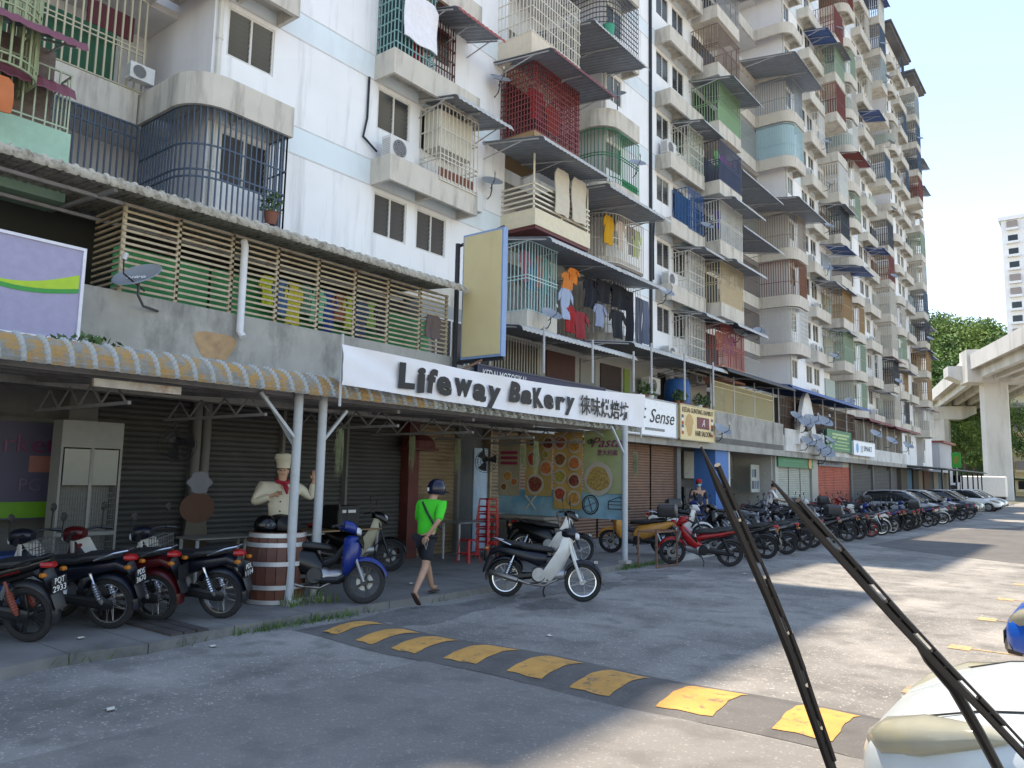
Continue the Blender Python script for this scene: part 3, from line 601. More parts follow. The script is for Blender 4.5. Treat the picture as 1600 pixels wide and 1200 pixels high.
# --- the far stacks: what hangs there differs from flat to flat
rnd = random.Random(21)
ORD = ['ground', 'first', 'second', 'third', 'fourth', 'fifth', 'sixth', 'seventh', 'eighth', 'ninth', 'tenth', 'eleventh', 'twelfth', 'thirteenth', 'fourteenth', 'fifteenth', 'sixteenth', 'seventeenth', 'eighteenth', 'nineteenth', 'twentieth', 'twenty-first']
STK = {3: 'past the wide recess', 4: 'two stacks past the recess', 5: 'three stacks past the recess', 6: 'of the last stack'}
for bi in range(3, len(BL)):
    b = BL[bi]; pb = BL[bi - 1]
    for k in range(1, NF):
        zz = zk(k)
        if not seen((FX, b['c'], zz + 1), 60): continue
        cc = rnd.choice(CAGEC); r_ = rnd.random()
        if bi > 3 and r_ < .55: cage(curve_path(b['c'], .62, -15, .7, 1.42), zz + .62, zz + 2.5, cc, .16, (0, .45, 1), r=.016)
        if bi > 3 and r_ < .2: strip(curve_path(b['c'], .55, -15, .65, 1.3), .03, zz + .6, zz + 1.6).build('screen_sheet', rnd.choice(PANEL), apt)
        if bi > 3 and rnd.random() < .16: awning(b['c'] - 1.8, b['c'] + 1.6, -14.8, -12.2, zz + 2.6, zz + 2.1, under=rnd.choice([deck_m] * 6 + [maroon_m, blue_sheet]), top=rnd.choice([decktop_m] * 5 + [maroon_m]))
        if b['s']:
            if rnd.random() < .45: ac(FX + .35, b['s'][0] + .5, zz + .64, 'air conditioner by the near window on the %s ledge %s' % (ORD[k], STK[bi]), 0, .9)
            if rnd.random() < .25: ac(FX + .3, b['s'][0] + 1.7, zz + .64, 'air conditioner by the far window on the %s ledge %s' % (ORD[k], STK[bi]), 0, .9)
            if rnd.random() < .28: cage(boxpath(b['s'][0] + 1.4, b['s'][0] + 2.8, FX + .7), zz + .6, zz + 2.4, rnd.choice(CAGEC), .16, (0, .4, 1), r=.015)
            if rnd.random() < .14: awning(b['s'][0] + 1.2, b['s'][1] + .4, FX, FX + 1.5, zz + 2.55, zz + 2.25, under=rnd.choice([deck_m, blue_sheet]))
        if b['b']:
            q0, q1 = b['b']; bed(q0, q1, X1, zz - .1, zz + .5)
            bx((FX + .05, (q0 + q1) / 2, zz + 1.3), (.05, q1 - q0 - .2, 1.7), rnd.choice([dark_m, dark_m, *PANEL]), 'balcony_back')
            if rnd.random() < .75: cage(boxpath(q0, q1, X1), zz + .5, zz + 2.4, rnd.choice(CAGEC), .15, (0, .45, 1), r=.016)
            if rnd.random() < .3: bx((X1 - .05, (q0 + q1) / 2, zz + .9), (.03, q1 - q0 - .1, .8), rnd.choice(PANEL), 'screen_board')
            if rnd.random() < .22: awning(q0 - .2, q1 + .3, FX, -12.0, zz + 2.6, zz + 2.25, under=rnd.choice([deck_m] * 6 + [maroon_m, blue_sheet]), top=rnd.choice([decktop_m] * 5 + [maroon_m]))
            if rnd.random() < .4: dish(X1, q0 + .3, zz + .3, 'satellite dish on the %s balcony up %s' % (ORD[k], STK[bi]), R(rnd.uniform(-60, 10)))
for k in (2, 4, 5, 6, 7): dish(FX + .68, 47.2, zk(k) + .2, 'satellite dish on the %s window ledge up just past the wide recess' % ORD[k], R(rnd.uniform(-60, 0)))

# ------------------------------------------------------------------ shops: ground floor, first-floor extension, roofs
shops = thing('shop_row', 'two storey row of shops with roller shutters and a concrete first-floor parapet', 'building', (-11.9, 20, 0))
BX = -11.4
MB().box(FX, BX, -14, 34.2, 3.2, 3.42).build('floor_slab', mat('shaded_soffit', (.14, .135, .13), .9, .15, 2.), shops)  # shade under the canopy put into the slab's colour
MB().box(BX - .12, BX, -14, 12.5, 3.42, 4.45).box(BX - .12, BX, 12.5, 24, 3.42, 4.3).box(BX - .12, BX, 24, 34.2, 3.42, 4.37).build('parapet', conc_m, shops)
MB().box(BX, BX + .015, 4.3, 12.6, 3.2, 3.56).build('painted_band', mat('grey_blue_band', (.17, .20, .26), .8, .12, 3., stain=(.35, .35, .35), samt=.6, sscale=5), shops)
MB().add([(BX + .004, 6.75 + .35 * math.cos(t) * (1 + .2 * math.sin(3 * t)), 3.86 + .28 * math.sin(t) * (1 + .25 * math.cos(2 * t))) for t in (i * math.pi / 12 for i in range(24))], [tuple(range(24))]).build('bare_render_patch', mat('bare_render', (.42, .27, .15), .9, .2, 6.), shops)
MB().box(BX - .3, BX - .001, -14, 60, 2.95, 3.198).build('beam', conc_m, shops)
# back wall and shutters
SX = -11.95
def shutter(y0, y1, z1, m, z0=.1, parent=None, x=SX, pitch=.085):
    n = int((z1 - z0) / pitch); nn = n * 4
    def fn(u, v):
        t = v * n % 1; return (x + .022 * math.sin(t * math.pi) ** .7 if t else x, y0 + (y1 - y0) * u, z0 + (z1 - z0) * v)
    return MB().grid(fn, 1, nn).build('roller_shutter', m, parent or shops)
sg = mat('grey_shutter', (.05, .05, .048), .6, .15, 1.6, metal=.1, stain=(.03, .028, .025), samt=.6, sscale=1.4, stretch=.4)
stn = mat('tan_shutter', (.24, .18, .11), .6, .1, 2., stain=(.12, .06, .04), samt=.8, sscale=1.2, stretch=.3)
sbr = mat('brown_shutter', (.17, .085, .05), .6, .12, 2., stain=(.07, .04, .03), samt=.5, sscale=1.2)
slg_ = mat('pale_green_shutter', (.38, .40, .35), .6, .08, 2.); srd = mat('red_shutter', (.42, .085, .045), .6, .12, 2., stain=(.2, .06, .04), samt=.5, sscale=1., stretch=.3); sdk = mat('dark_shutter', (.09, .085, .08), .7, .12, 2.)
def pier(y0, y1, m, z1=2.96, x=SX + .12): return MB().box(SX - .1, x, y0, y1, .1, z1).build('pier', m, shops)
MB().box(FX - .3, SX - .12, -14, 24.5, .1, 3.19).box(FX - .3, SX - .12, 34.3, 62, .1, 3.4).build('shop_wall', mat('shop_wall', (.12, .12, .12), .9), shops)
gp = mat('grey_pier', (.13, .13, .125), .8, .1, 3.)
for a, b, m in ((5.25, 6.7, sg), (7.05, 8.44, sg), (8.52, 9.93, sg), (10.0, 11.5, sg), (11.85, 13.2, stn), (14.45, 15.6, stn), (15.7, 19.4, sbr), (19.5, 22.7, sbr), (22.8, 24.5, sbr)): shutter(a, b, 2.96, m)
pier(4.8, 5.2, gp); pier(8.45, 8.51, gp); pier(9.94, 9.99, gp); pier(11.52, 11.82, mat('red_post', (.10, .022, .018), .6, .2, 4.), x=SX + .25); pier(13.21, 13.3, gp); pier(14.38, 14.44, stn); pier(24.5, 24.8, gp)
for y in (6.78, 6.95): MB().tube([(SX + .12, y, .1), (SX + .12, y, 2.95)], .075, 10).build('downpipe', gp, shops, True)
MB().box(SX - .02, SX + .03, 13.3, 13.85, .1, 2.9).build('dark_doorway', mat('doorway_shade', (.06, .065, .07), .6), shops); MB().box(SX - .02, SX + .05, 13.86, 14.37, .1, 2.5).build('blue_door', mat('pale_blue_door', (.30, .42, .55), .6), shops)  # first panel is solid, the doorway's darkness put into its colour
MB().box(SX + .25, SX + .65, 11.2, 12.0, 2.35, 2.4).lathe([(.36, 2.4), (.33, 2.55), (.22, 2.66), (.001, 2.7)], (SX + .4, 11.65, 0), 'z', 16).build('red_canopy', mat('red_post'), shops)
# stair hall with blue walls and letter boxes
MB().box(-17.2, -17.0, 24.8, 34.3, .1, 3.19).box(-17, SX, 34.15, 34.3, .1, 3.19).build('hall_wall', mat('hall_wall', (.42, .41, .38), .85, .1, 3., stain=(.1, .1, .1), samt=.5, sscale=3), shops)
MB().box(-17, -16.9, 25, 29.2, .1, 2.9).build('blue_hall_wall', pm(40, 75, 130, r=.7), shops); MB().box(-12.4, BX - .15, 27.1, 28.3, .1, 3.0).build('blue_pier', pm(70, 115, 175, r=.7), shops); MB().box(-12.3, BX - .2, 28.45, 28.6, .1, 3.0).build('white_pier', pm(190, 195, 195, r=.7), shops)
lb = MB().box(-14.2, -13.9, 29.4, 33.0, .1, 1.55).build('letter_box_bank', pm(52, 54, 58), shops)
for i in range(9):
    for j in range(4): MB().box(-13.9, -13.885, 29.5 + i * .385, 29.84 + i * .385, .3 + j * .31, .57 + j * .31).build('letter_box', pm(74, 76, 80), lb)
MB().box(-13.8, -13.7, 29.0, 34.1, 1.9, 3.0).build('hall_bulkhead', mat('hall_wall'), shops)
nb = thing('notice_board', 'white notice board with small notices beside the letter boxes', 'notice board', (-12.4, 33.2, 1.4)); MB().box(-12.45, -12.4, 32.9, 33.9, 1.35, 2.55).build('board', pm(165, 170, 165), nb)
for i in range(5): MB().box(-12.399, -12.395, 32.98 + (i % 3) * .29, 33.2 + (i % 3) * .29, 1.5 + (i // 3) * .5, 1.85 + (i // 3) * .5).build('notice', pm(*random.choice([(220, 220, 215), (90, 110, 130), (60, 60, 60)])), nb)
pier(34.3, 34.7, pm(160, 160, 155)); pier(39.6, 40.6, pm(150, 150, 145)); pier(46.9, 47.3, gp); pier(52, 52.3, gp); pier(57, 57.3, gp)
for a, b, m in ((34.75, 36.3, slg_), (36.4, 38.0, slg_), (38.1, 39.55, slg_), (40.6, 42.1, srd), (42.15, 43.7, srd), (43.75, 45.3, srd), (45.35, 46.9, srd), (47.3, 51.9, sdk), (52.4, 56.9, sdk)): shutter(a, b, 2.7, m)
MB().box(SX - .1, SX + .02, 34.7, 47, 2.7, 3.2).build('lintel', pm(150, 150, 145), shops)
MB().box(FX, BX, 34.2, 60, 3.2, 3.42).box(BX - .12, BX, 34.2, 60, 3.42, 3.9).build('far_parapet', mat('white_parapet', (.6, .6, .58), .85, .1, 2., stain=(.15, .15, .14), samt=.6, stretch=3), shops)
# first-floor walls, doors and grilles behind the parapet
F1 = -12.75
MB().box(FX - .2, F1, 12.7, 24.4, 3.42, 6.0).build('first_floor_wall_or_shade', pm(150, 150, 146, r=.85), shops)
MB().box(-15.2, -15, 24.4, 34, 3.42, 6.0).build('first_floor_wall_or_shade', pm(120, 120, 118, r=.85), shops)
for y, w in ((13.2, 1.1), (14.4, .9)): window(y, 4.5, w, 1.15, F1 + .12, parent=shops)
cage([(F1 + .1, 15.5), (F1 + .1, 17.5)], 4.3, 5.6, pm(190, 190, 186), .12, (0, .1, 1), parent=shops, name='window_bars')
for y, w, c in ((15.55, 1.9, (70, 62, 48)), (17.9, 1.5, (78, 52, 48)), (19.7, .9, (130, 130, 125)), (20.9, 1.3, (62, 50, 48)), (22.4, .35, (120, 140, 70))): MB().box(F1, F1 + .04, y, y + w, 3.5, 5.5).build('door_curtain', pm(*c, r=.8), shops)
ac(F1 + .4, 23.6, 4.75, 'air conditioner under the lean-to roof beside the blue water barrel')
bw = thing('water_barrel', 'blue plastic water barrel on an orange stand behind the parapet', 'barrel', (-12.0, 24.9, 4.35)); MB().lathe([(.001, .1), (.42, .1), (.46, .3), (.46, .8), (.4, 1.0), (.001, 1.02)], (-12.0, 24.9, 4.35), 'z', 20).build('tank', pm(25, 85, 150), bw, True); MB().lathe([(.44, 0), (.47, .1), (.47, .12), (.001, .12)], (-12, 24.9, 4.33), 'z', 16).build('rim', pm(200, 85, 50), bw)
for i, y in enumerate((21.6, 22.0, 23.9, 24.3, 25.7, 26.2)):
    p = thing('potted_plant', 'potted plant on the parapet among the others under the lean-to roof', 'plant', (-11.55, y, 4.3), group='potted plants on the parapet')
    MB().lathe([(.09, 0), (.13, .2), (.14, .2), (.12, .17), (.001, .17)], (-11.55, y, 4.3), 'z', 10).build('pot', pm(*[(120, 65, 45), (205, 205, 200), (110, 70, 50)][i % 3]), p, True); foliage('foliage', leaves((-11.55, y, 4.68), (.2, .26, .24), 110, .06, 40 + i), leaf_m, p)
# steel-framed lean-to roofs over the first floor
for a, b, x1, zr, u, t in ((14.3, 19.9, -10.9, 5.45, deck_m, decktop_m), (19.4, 26.2, -10.7, 5.78, deck_m, decktop_m), (26.0, 33.4, -10.6, 5.85, pm(50, 48, 46), pm(60, 58, 56)), (33.3, 47.0, -10.7, 6.0, blue_sheet, blue_sheet), (48, 54, -11, 5.6, maroon_m, maroon_m), (54, 62, -10.8, 5.5, maroon_m, maroon_m)):
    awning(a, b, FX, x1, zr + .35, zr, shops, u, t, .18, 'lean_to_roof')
    yy = a + .5
    while yy < b: MB().tube([(x1 + .3 if a < 26 else -11.45, yy, 4.3 if yy < 34 else 3.9), (x1 + .3 if a < 26 else -11.45, yy, zr)], .03, 6).build('roof_post', steel_m, shops); yy += 2.2
cage([(BX - .06, 26.8), (BX - .06, 33.2)], 4.37, 5.5, pm(190, 178, 140), .09, (0, .02, .82, .98, 1), r=.012, parent=shops, name='railing_screen')
for y, c in ((27.1, (120, 120, 112)), (28.4, (150, 125, 90)), (30.3, (130, 135, 132)), (31.6, (125, 130, 130)), (32.7, (128, 132, 132))): MB().box(BX - .13, BX - .1, y - .45, y + .45, 4.42, 5.4).build('screen_board', pm(*c, r=.8), shops)
MB().box(FX, BX - .3, 34.5, 46.5, 3.42, 5.6).build('far_first_floor_wall', pm(90, 84, 76, r=.85), shops); cage([(BX - .2, 34.4), (BX - .2, 47)], 3.9, 5.7, pm(85, 62, 52), .2, (0, .25, .5, .75, 1), r=.016, parent=shops)
MB().box(FX, BX - .3, 47.2, 60, 3.42, 5.5).build('far_first_floor_wall', pm(105, 98, 90, r=.85), shops)
for i in range(30): MB().box(BX - .31, BX - .27, 47.5 + i * .4, 47.82 + i * .4, 3.95, 5.3).build('wall_board', pm(*random.choice([(110, 104, 95), (95, 88, 80), (125, 120, 110)]), r=.85), shops)
# white pointed arch ornament over the corner
ar = MB(); pts = []
for s, w, h in ((1, 1.75, 2.3), (0, 1.15, 1.35)):
    pts.append([(37.1 - w / 1 + (1 - (abs(t)) ** 1.9) * 0 + w * (1 + t), 0, 0) for t in (-1, 1)])
def ogive(w, h, z): return [(37.1 + w * t, z + h * (1 - abs(t) ** 1.8)) for t in [i / 10 - 1 for i in range(21)]]
o1 = ogive(1.45, 2.5, 3.55); o2 = ogive(.8, 1.25, 3.6)
for x in (BX + .02, BX + .2): ar.v += [(x, p, q) for p, q in o1] + [(x, p, q) for p, q in o2]
for i in range(20):
    ar.f += [(i, i + 1, 22 + i, 21 + i), (42 + i, 63 + i, 64 + i, 43 + i), (i, 42 + i, 43 + i, i + 1), (21 + i, 22 + i, 64 + i, 63 + i)]
ao = ar.build('arch_ornament', mat('arch_white', (.72, .72, .72), .8, .04, 2., stain=(.35, .35, .34), samt=.5, stretch=4)); tag(ao, 'white pointed arch standing on the parapet behind the dish cluster', 'arch')
MB().box(BX + .002, BX + .05, 34.3, 40.2, 3.2, 4.2).build('white_fascia', mat('white_parapet'), shops)
for i, (y, z, s) in enumerate(((36.1, 4.1, 1.2), (37.0, 4.25, 1.3), (36.4, 3.3, 1.1), (37.6, 3.55, 1.0), (38.7, 4.25, 1.4), (38.1, 3.1, 1.25), (38.9, 2.75, 1.5), (39.5, 3.5, 1.1), (34.9, 4.4, 1.0))):
    dish(BX + .05, y, z, ['dish left of the arch foot', 'dish before the arch opening', 'dish low on the fascia', 'small dish in the middle', 'wide dish at the right of the arch', 'dish under the wide one', 'largest and lowest dish', 'dish overlapping the green sign', 'dish beside the white pot'][i] + ' in the satellite dish cluster', R(random.uniform(-45, 0)), s)
dish(BX, 26.5, 3.25, 'single satellite dish beside the hair saloon sign', R(-20), 1.1)
dish(BX + .02, 5.75, 4.25, 'large grey satellite dish with lettering in front of the slatted screen', R(-62), 1.15, name=True)
for y, z in ((49, 4.3), (53, 4.1), (58, 4.0)): dish(BX + .1, y, z, 'satellite dish above the shops past the green sign', R(-30), 1.2)
# slatted screen
MB().box(-13.3, -13.2, 1.5, 12.5, 3.42, 6.0).build('first_floor_wall_or_shade', pm(52, 54, 52, r=.85), shops)  # dark panel, shade behind the slats put into its colour
scr = thing('slatted_screen', 'rusty cream slatted screen along the first floor with green boards behind', 'screen', (BX, 9, 4.45)); slat_m = mat('cream_slat', (.47, .40, .29), .7, .1, 4., stain=(.28, .12, .05), samt=.8, sscale=3.5)
PY = [5.19, 6.05, 6.99, 7.88, 8.77, 9.65, 10.52, 11.44, 12.28]
for i, y in enumerate(PY): MB().box(BX - .09, BX - .052, y - .03, y + .03, 4.45, 5.82).build('post', slat_m, scr)
sm = {}
for a, b in zip(PY, PY[1:]):
    for j in range(14): MB().box(BX - .05, BX - .025, a - .02, b + .02, 4.5 + j * .097, 4.535 + j * .097).build('slat', slat_m, scr)
for j in range(14): MB().box(-12.4, BX - .055, 5.17, 5.2, 4.5 + j * .097, 4.535 + j * .097).build('slat', slat_m, scr)
for a, b in ((5.3, 6.9), (6.95, 8.6), (8.65, 10.3), (10.35, 12.3)): MB().box(-12.02, -12.0, a, b, 4.42, 5.3).build('green_board', mat('green_board', (.02, .26, .09), .6, .2, 1.5), scr)
for i in range(11):
    y = 7.9 + i * .27; c = [(190, 200, 60), (70, 110, 160), (200, 190, 70), (90, 130, 120), (110, 190, 160), (40, 70, 140), (150, 90, 70), (170, 190, 70), (60, 80, 110), (120, 160, 80), (60, 60, 70)][i]
    cloth(-11.75, y, 5.32, .26, .55 + .12 * (i % 3), pm(*c, r=.9), ['lime yellow', 'steel blue', 'mustard yellow', 'grey green', 'mint', 'deep blue', 'brown', 'lime', 'slate', 'leaf green', 'charcoal'][i] + ' shirt on the washing line behind the slatted screen', 'shirt', group='shirts behind the slatted screen')
cloth(BX + .03, 11.75, 5.25, .42, .5, pm(105, 92, 90, r=.9), 'grey mat hung over the slatted screen beside the tall sign', 'sheet', name='hanging_mat')
# white rain pipe
MB().tube([(BX + .05, 7.12, 5.7), (BX + .09, 7.12, 5.6), (BX + .09, 7.12, 4.15), (BX + .16, 7.15, 4.05)], .06, 10).build('rain_pipe', pm(215, 216, 218), shops, True)
# crimp-curved roofing in narrow sheets: (wall end) slope, then a nose bent down in fine crimps
def crimp_sheet(x0, z0, x1, z1, r, w, m, drop=80, rib=None):
    P = [(x0, z0), ((x0 + x1) / 2, (z0 + z1) / 2), (x1, z1)]; n = 16
    for i in range(1, n + 1):
        a = R(drop) * i / n; k = .02 if i % 2 else -.01; P.append((x1 + (r + k) * math.sin(a), z1 - r + (r + k) * math.cos(a)))
    cr = [(0, .0), (.07, .026), (.16, .026), (.24, 0), (.42, -.006), (.6, .008), (.8, -.006), (1, 0)]
    def fn(u, v):
        i = round(u * (len(P) - 1)); q = cr[round(v * 7)]; x, z = P[i]; nx, nz = (0, 1) if i < 3 else (math.sin(R(drop) * (i - 2) / n), math.cos(R(drop) * (i - 2) / n))
        return (x + nx * q[1], q[0] * w, z + nz * q[1])
    me = MB().grid(fn, len(P) - 1, 7).mesh('roof_sheet', m)
    if rib:
        me.materials.append(rib)
        for i, p in enumerate(me.polygons): p.material_index = 1 if i % 7 < 3 else 0
    return me
aw = thing('shop_awning', 'weathered crimped metal awning on grey posts over the shop apron', 'awning', (-8.75, 6.5, .1))
rusty = mat('rust_crimped', (.24, .25, .24), .8, .15, 9., stain=(.40, .24, .08), samt=.9, sscale=5., rnd=True, sp=(.42, .56)); mossy = mat('moss_crimped', (.34, .35, .31), .85, .15, 9., stain=(.09, .09, .07), samt=.9, sscale=8., rnd=True, sp=(.45, .6))
s1 = crimp_sheet(-11.35, 3.34, -8.75, 3.18, .36, .226, rusty, rib=mat('pale_rib', (.36, .39, .395), .7, .12, 6., stain=(.3, .22, .1), samt=.5, sscale=6, rnd=True)); s2 = crimp_sheet(-11.35, 3.34, -8.75, 3.18, .36, .226, mossy, rib=mat('grey_rib', (.42, .44, .42), .8, .12, 6., rnd=True))
y = -1.6; i = 0
while y < 15.5: link('roof_sheet', s1 if y < 8.6 else s2, aw, (0, y, 0)); y += .226
s3 = crimp_sheet(-13.6, 6.12, -10.95, 5.92, .2, .2, mat('cream_crimped', (.50, .48, .43), .8, .12, 3., stain=(.17, .15, .12), samt=.8, sscale=6., rnd=True, sp=(.46, .62))); y = -5.0
while y < 12.1: link('roof_sheet', s3, shops, (0, y, 0)); y += .2
for yy in (-.5, 1.2, 3.0, 4.8): MB().beam((-13.6, yy, 5.95), (-10.95, yy, 5.78), .05).build('rafter', steel_m, shops)
for x in (-12.6, -11.5): MB().beam((x, -5, 5.8), (x, 12, 5.8), .05).build('purlin', steel_m, shops)
post_m = mat('post_paint', (.42, .45, .47), .6, .08, 3., stain=(.25, .2, .15), samt=.5, sscale=3)
for x, yy in ((-8.73, 6.46), (-8.79, 6.92), (-8.1, 14.3), (-8.75, -.6)):
    p = MB().tube([(x, yy, .1), (x, yy, 2.95)], .062, 12).build('post', post_m, aw, True); MB().cbox((x, yy, .13), (.2, .2, .06)).build('base_plate', conc_m, p)
for a, b in (((-8.73, 6.43, 2.3), (-8.73, 5.85, 2.88)), ((-8.79, 6.95, 2.3), (-8.79, 7.35, 2.75)), ((-8.1, 14.27, 2.35), (-8.1, 13.75, 2.9)), ((-8.1, 14.3, 2.5), (-9.0, 14.3, 2.95)), ((-8.73, 6.43, 2.2), (-9.5, 6.43, 2.95))): MB().beam(a, b, .04).build('brace', post_m, aw)
for x, z in ((-8.8, 2.9), (-10.0, 3.0), (-11.2, 3.08)): MB().beam((x, -2, z), (x, 15.4, z), .07).build('purlin', mat('shaded_steel', (.2, .2, .2), .6, .15, 5., stain=(.14, .08, .05), samt=.5, sscale=4), aw)  # darker copy of the steel, canopy shade put into its colour
for yy in (.6, 2.4, 4.2, 6.0, 8.4, 10.2, 12.0, 13.8, 15.3):
    MB().beam((-8.8, yy, 2.82), (-11.4, yy, 3.02), .055).build('rafter', mat('shaded_steel', (.2, .2, .2), .6, .15, 5., stain=(.14, .08, .05), samt=.5, sscale=4), aw); MB().beam((-8.8, yy, 2.6), (-11.4, yy, 2.6), .04).build('truss_tie', mat('shaded_steel', (.2, .2, .2), .6, .15, 5., stain=(.14, .08, .05), samt=.5, sscale=4), aw)
    for k in range(4): MB().beam((-8.9 - k * .6, yy, 2.62), (-9.2 - k * .6, yy, 2.86), .02).beam((-9.2 - k * .6, yy, 2.86), (-9.5 - k * .6, yy, 2.62), .02).build('truss_web', mat('shaded_steel', (.2, .2, .2), .6, .15, 5., stain=(.14, .08, .05), samt=.5, sscale=4), aw)
MB().beam((-8.72, 3.75, 2.78), (-8.72, 4.75, 2.78), .05, .09).build('rusty_lamp_case', mat('rusty_lamp', (.42, .38, .33), .7, .2, 4., stain=(.28, .12, .05), samt=.9, sscale=5.), aw)
wd = thing('weed', 'tuft of weeds growing on the awning below the lilac sign', 'plant', (-10.2, 4.1, 3.3)); foliage('foliage', leaves((-9.6, 4.0, 3.3), (.3, .5, .12), 140, .06, 9), leaf_m, wd)

# ------------------------------------------------------------------ signs
def board(name, label, x, y0, y1, z0, z1, m, frame=None, t=.12):
    o = thing(name, label, 'sign', (x, (y0 + y1) / 2, z0)); MB().box(x - t, x, y0, y1, z0, z1).build('panel', m, o)
    if frame: MB().box(x - .005, x + .02, y0 - .04, y1 + .04, z0 - .04, z0).box(x - .005, x + .02, y0 - .04, y1 + .04, z1, z1 + .04).box(x - .005, x + .02, y1, y1 + .04, z0, z1).box(x - .005, x + .02, y0 - .04, y0, z0, z1).build('frame', frame, o)
    return o
LX = -10.9
ls = board('lilac_sign', 'lilac sign board with a lime green swoosh above the rusty awning', LX, .6, 4.42, 3.55, 4.78, pm(150, 146, 174), pm(210, 210, 218))
def swoosh(lo, hi, m, e, ya):
    us = [i / 14 for i in range(15)]; dip = lambda u: 4.25 - .1 * math.sin(math.pi * u)
    MB().add([(LX + e, ya + (4.4 - ya) * u, dip(u) + lo(u)) for u in us] + [(LX + e, ya + (4.4 - ya) * u, dip(u) + hi(u)) for u in reversed(us)], [tuple(range(30))]).build('swoosh', m, ls)
swoosh(lambda u: 0, lambda u: .004 + .19 * u ** 1.6, pm(160, 192, 50), .004, 3.0); swoosh(lambda u: -.06, lambda u: 0, pm(40, 140, 62), .007, 3.0)
ys = thing('tall_sign', 'tall blank yellow light box sign with a blue edge projecting over the street', 'sign', (-10.6, 12.4, 4.4))
MB().box(-11.12, -9.98, 12.4, 12.55, 4.35, 7.15).build('light_box', pm(125, 152, 192), ys); MB().box(-11.08, -10.02, 12.385, 12.4, 4.4, 7.1).build('yellow_face', mat('faded_yellow', (.64, .53, .29), .5, .04, 2., stain=(.4, .3, .15), samt=.3, stretch=6), ys)
MB().tube([(-11.3, 12.42, 3.45), (-11.3, 12.42, 7.0)], .055, 8).build('post', pm(38, 40, 46), ys); MB().beam((-11.3, 12.45, 6.95), (-10, 12.45, 7.17), .05).beam((-11.3, 12.45, 4.3), (-9.98, 12.5, 4.32), .06).build('frame', pm(38, 40, 46), ys); MB().beam((-11.2, 11.3, 3.6), (-10.5, 12.4, 4.3), .05).build('stay', rust_m, ys)
kd = board('dark_sign', 'dark blue motorcycle shop sign with white capitals half hidden by the banner', -11.2, 13.1, 18.6, 3.6, 4.33, pm(34, 36, 70), pm(60, 62, 80)); text('KEDAI MOTOSIKAL', .3, (-11.19, 14.1, 4.15), STREET, pm(225, 225, 220), kd, w=1.7)
ts = board('white_sign', 'white shop sign with black script lettering beside the hair saloon sign', -11.2, 18.65, 23.15, 3.2, 4.3, pm(236, 238, 240), pm(160, 162, 165)); text('Sense', .62, (-11.19, 22.1, 3.78), STREET, letter_dark, ts, shear=.35, w=1.7); text('t', .7, (-11.19, 20.9, 3.9), STREET, letter_dark, ts, shear=.2); MB().box(-11.199, -11.19, 21.0, 22.3, 3.34, 3.42).build('small_print', pm(120, 122, 126), ts)
hs = board('hair_saloon_sign', 'cream hair saloon sign with barber poles and a maroon square', -11.2, 23.45, 26.2, 3.2, 4.32, pm(222, 200, 150), pm(190, 175, 140)); text('KEDAI GUNTING RAMBUT', .24, (-11.19, 24.85, 4.17), STREET, pm(60, 40, 30), hs, w=2.5); text('HAIR SALOON', .26, (-11.19, 25.25, 3.42), STREET, pm(50, 32, 28), hs, w=1.3)
MB().box(-11.195, -11.19, 24.75, 25.75, 3.6, 4.0).build('maroon_square', pm(110, 40, 55), hs); text('A', .36, (-11.185, 25.25, 3.8), STREET, pm(225, 215, 210), hs, shear=.3)
MB().add([(-11.194, 24.15 + .3 * math.cos(t) * (1.1 if math.sin(t) > 0 else .8), 3.68 + .38 * math.sin(t)) for t in (i * math.pi / 12 for i in range(24))], [tuple(range(24))]).build('portrait_shape', pm(190, 150, 95), hs)
for y in (23.62, 26.0):
    for j in range(6): MB().box(-11.195, -11.188, y - .07, y + .07, 3.35 + j * .11, 3.45 + j * .11).build('barber_stripe', pm(*[(170, 50, 45), (225, 220, 215), (50, 60, 110)][j % 3]), hs)
g1 = board('green_sign', 'green hanging sign board with faint yellow lines above the dish cluster', -11.25, 40.3, 44.8, 3.5, 4.5, pm(38, 110, 80), pm(60, 130, 100))
for j in range(5): MB().box(-11.249, -11.24, 41.2 if j < 2 else 41.6, 44.4 - .4 * (j % 2), 4.28 - j * .17, 4.28 - j * .17 + (.1 if j < 2 else .05)).build('line_of_print', pm(150, 180, 120), g1)
g2 = board('green_fascia_sign', 'long green shop sign with a round badge over the pale shutters', SX + .2, 34.5, 39.6, 2.5, 2.95, pm(20, 120, 88), None); MB().box(SX + .201, SX + .207, 35.0, 38.2, 2.76, 2.86).build('line_of_print', pm(40, 140, 108), g2); MB().lathe([(.26, 0), (.26, .02)], (SX + .21, 39.0, 2.73), 'x', 20).build('round_badge', pm(200, 150, 90), g2)
jj = board('white_blue_sign', 'white sign with blue logo and capitals reading J J SMART', -11.15, 44.9, 49.7, 3.4, 4.15, pm(232, 236, 240), pm(200, 205, 210)); text('J J SMART', .42, (-11.14, 47.7, 3.78), STREET, pm(40, 60, 90), jj, w=2.6); MB().lathe([(.26, 0), (.26, .01), (.16, .012)], (-11.145, 45.7, 3.78), 'x', 20).build('round_logo', pm(70, 160, 215), jj)
j2 = board('grey_fascia_sign', 'grey blue fascia sign over the red shutters reading J J SMART', SX + .15, 40.7, 45.1, 2.68, 3.05, pm(92, 100, 118), None); text('J J SMART', .26, (SX + .16, 43.2, 2.87), STREET, pm(50, 54, 66), j2, w=2.6); MB().lathe([(.15, 0), (.15, .01)], (SX + .155, 41.2, 2.87), 'x', 16).build('round_logo', pm(45, 90, 120), j2)
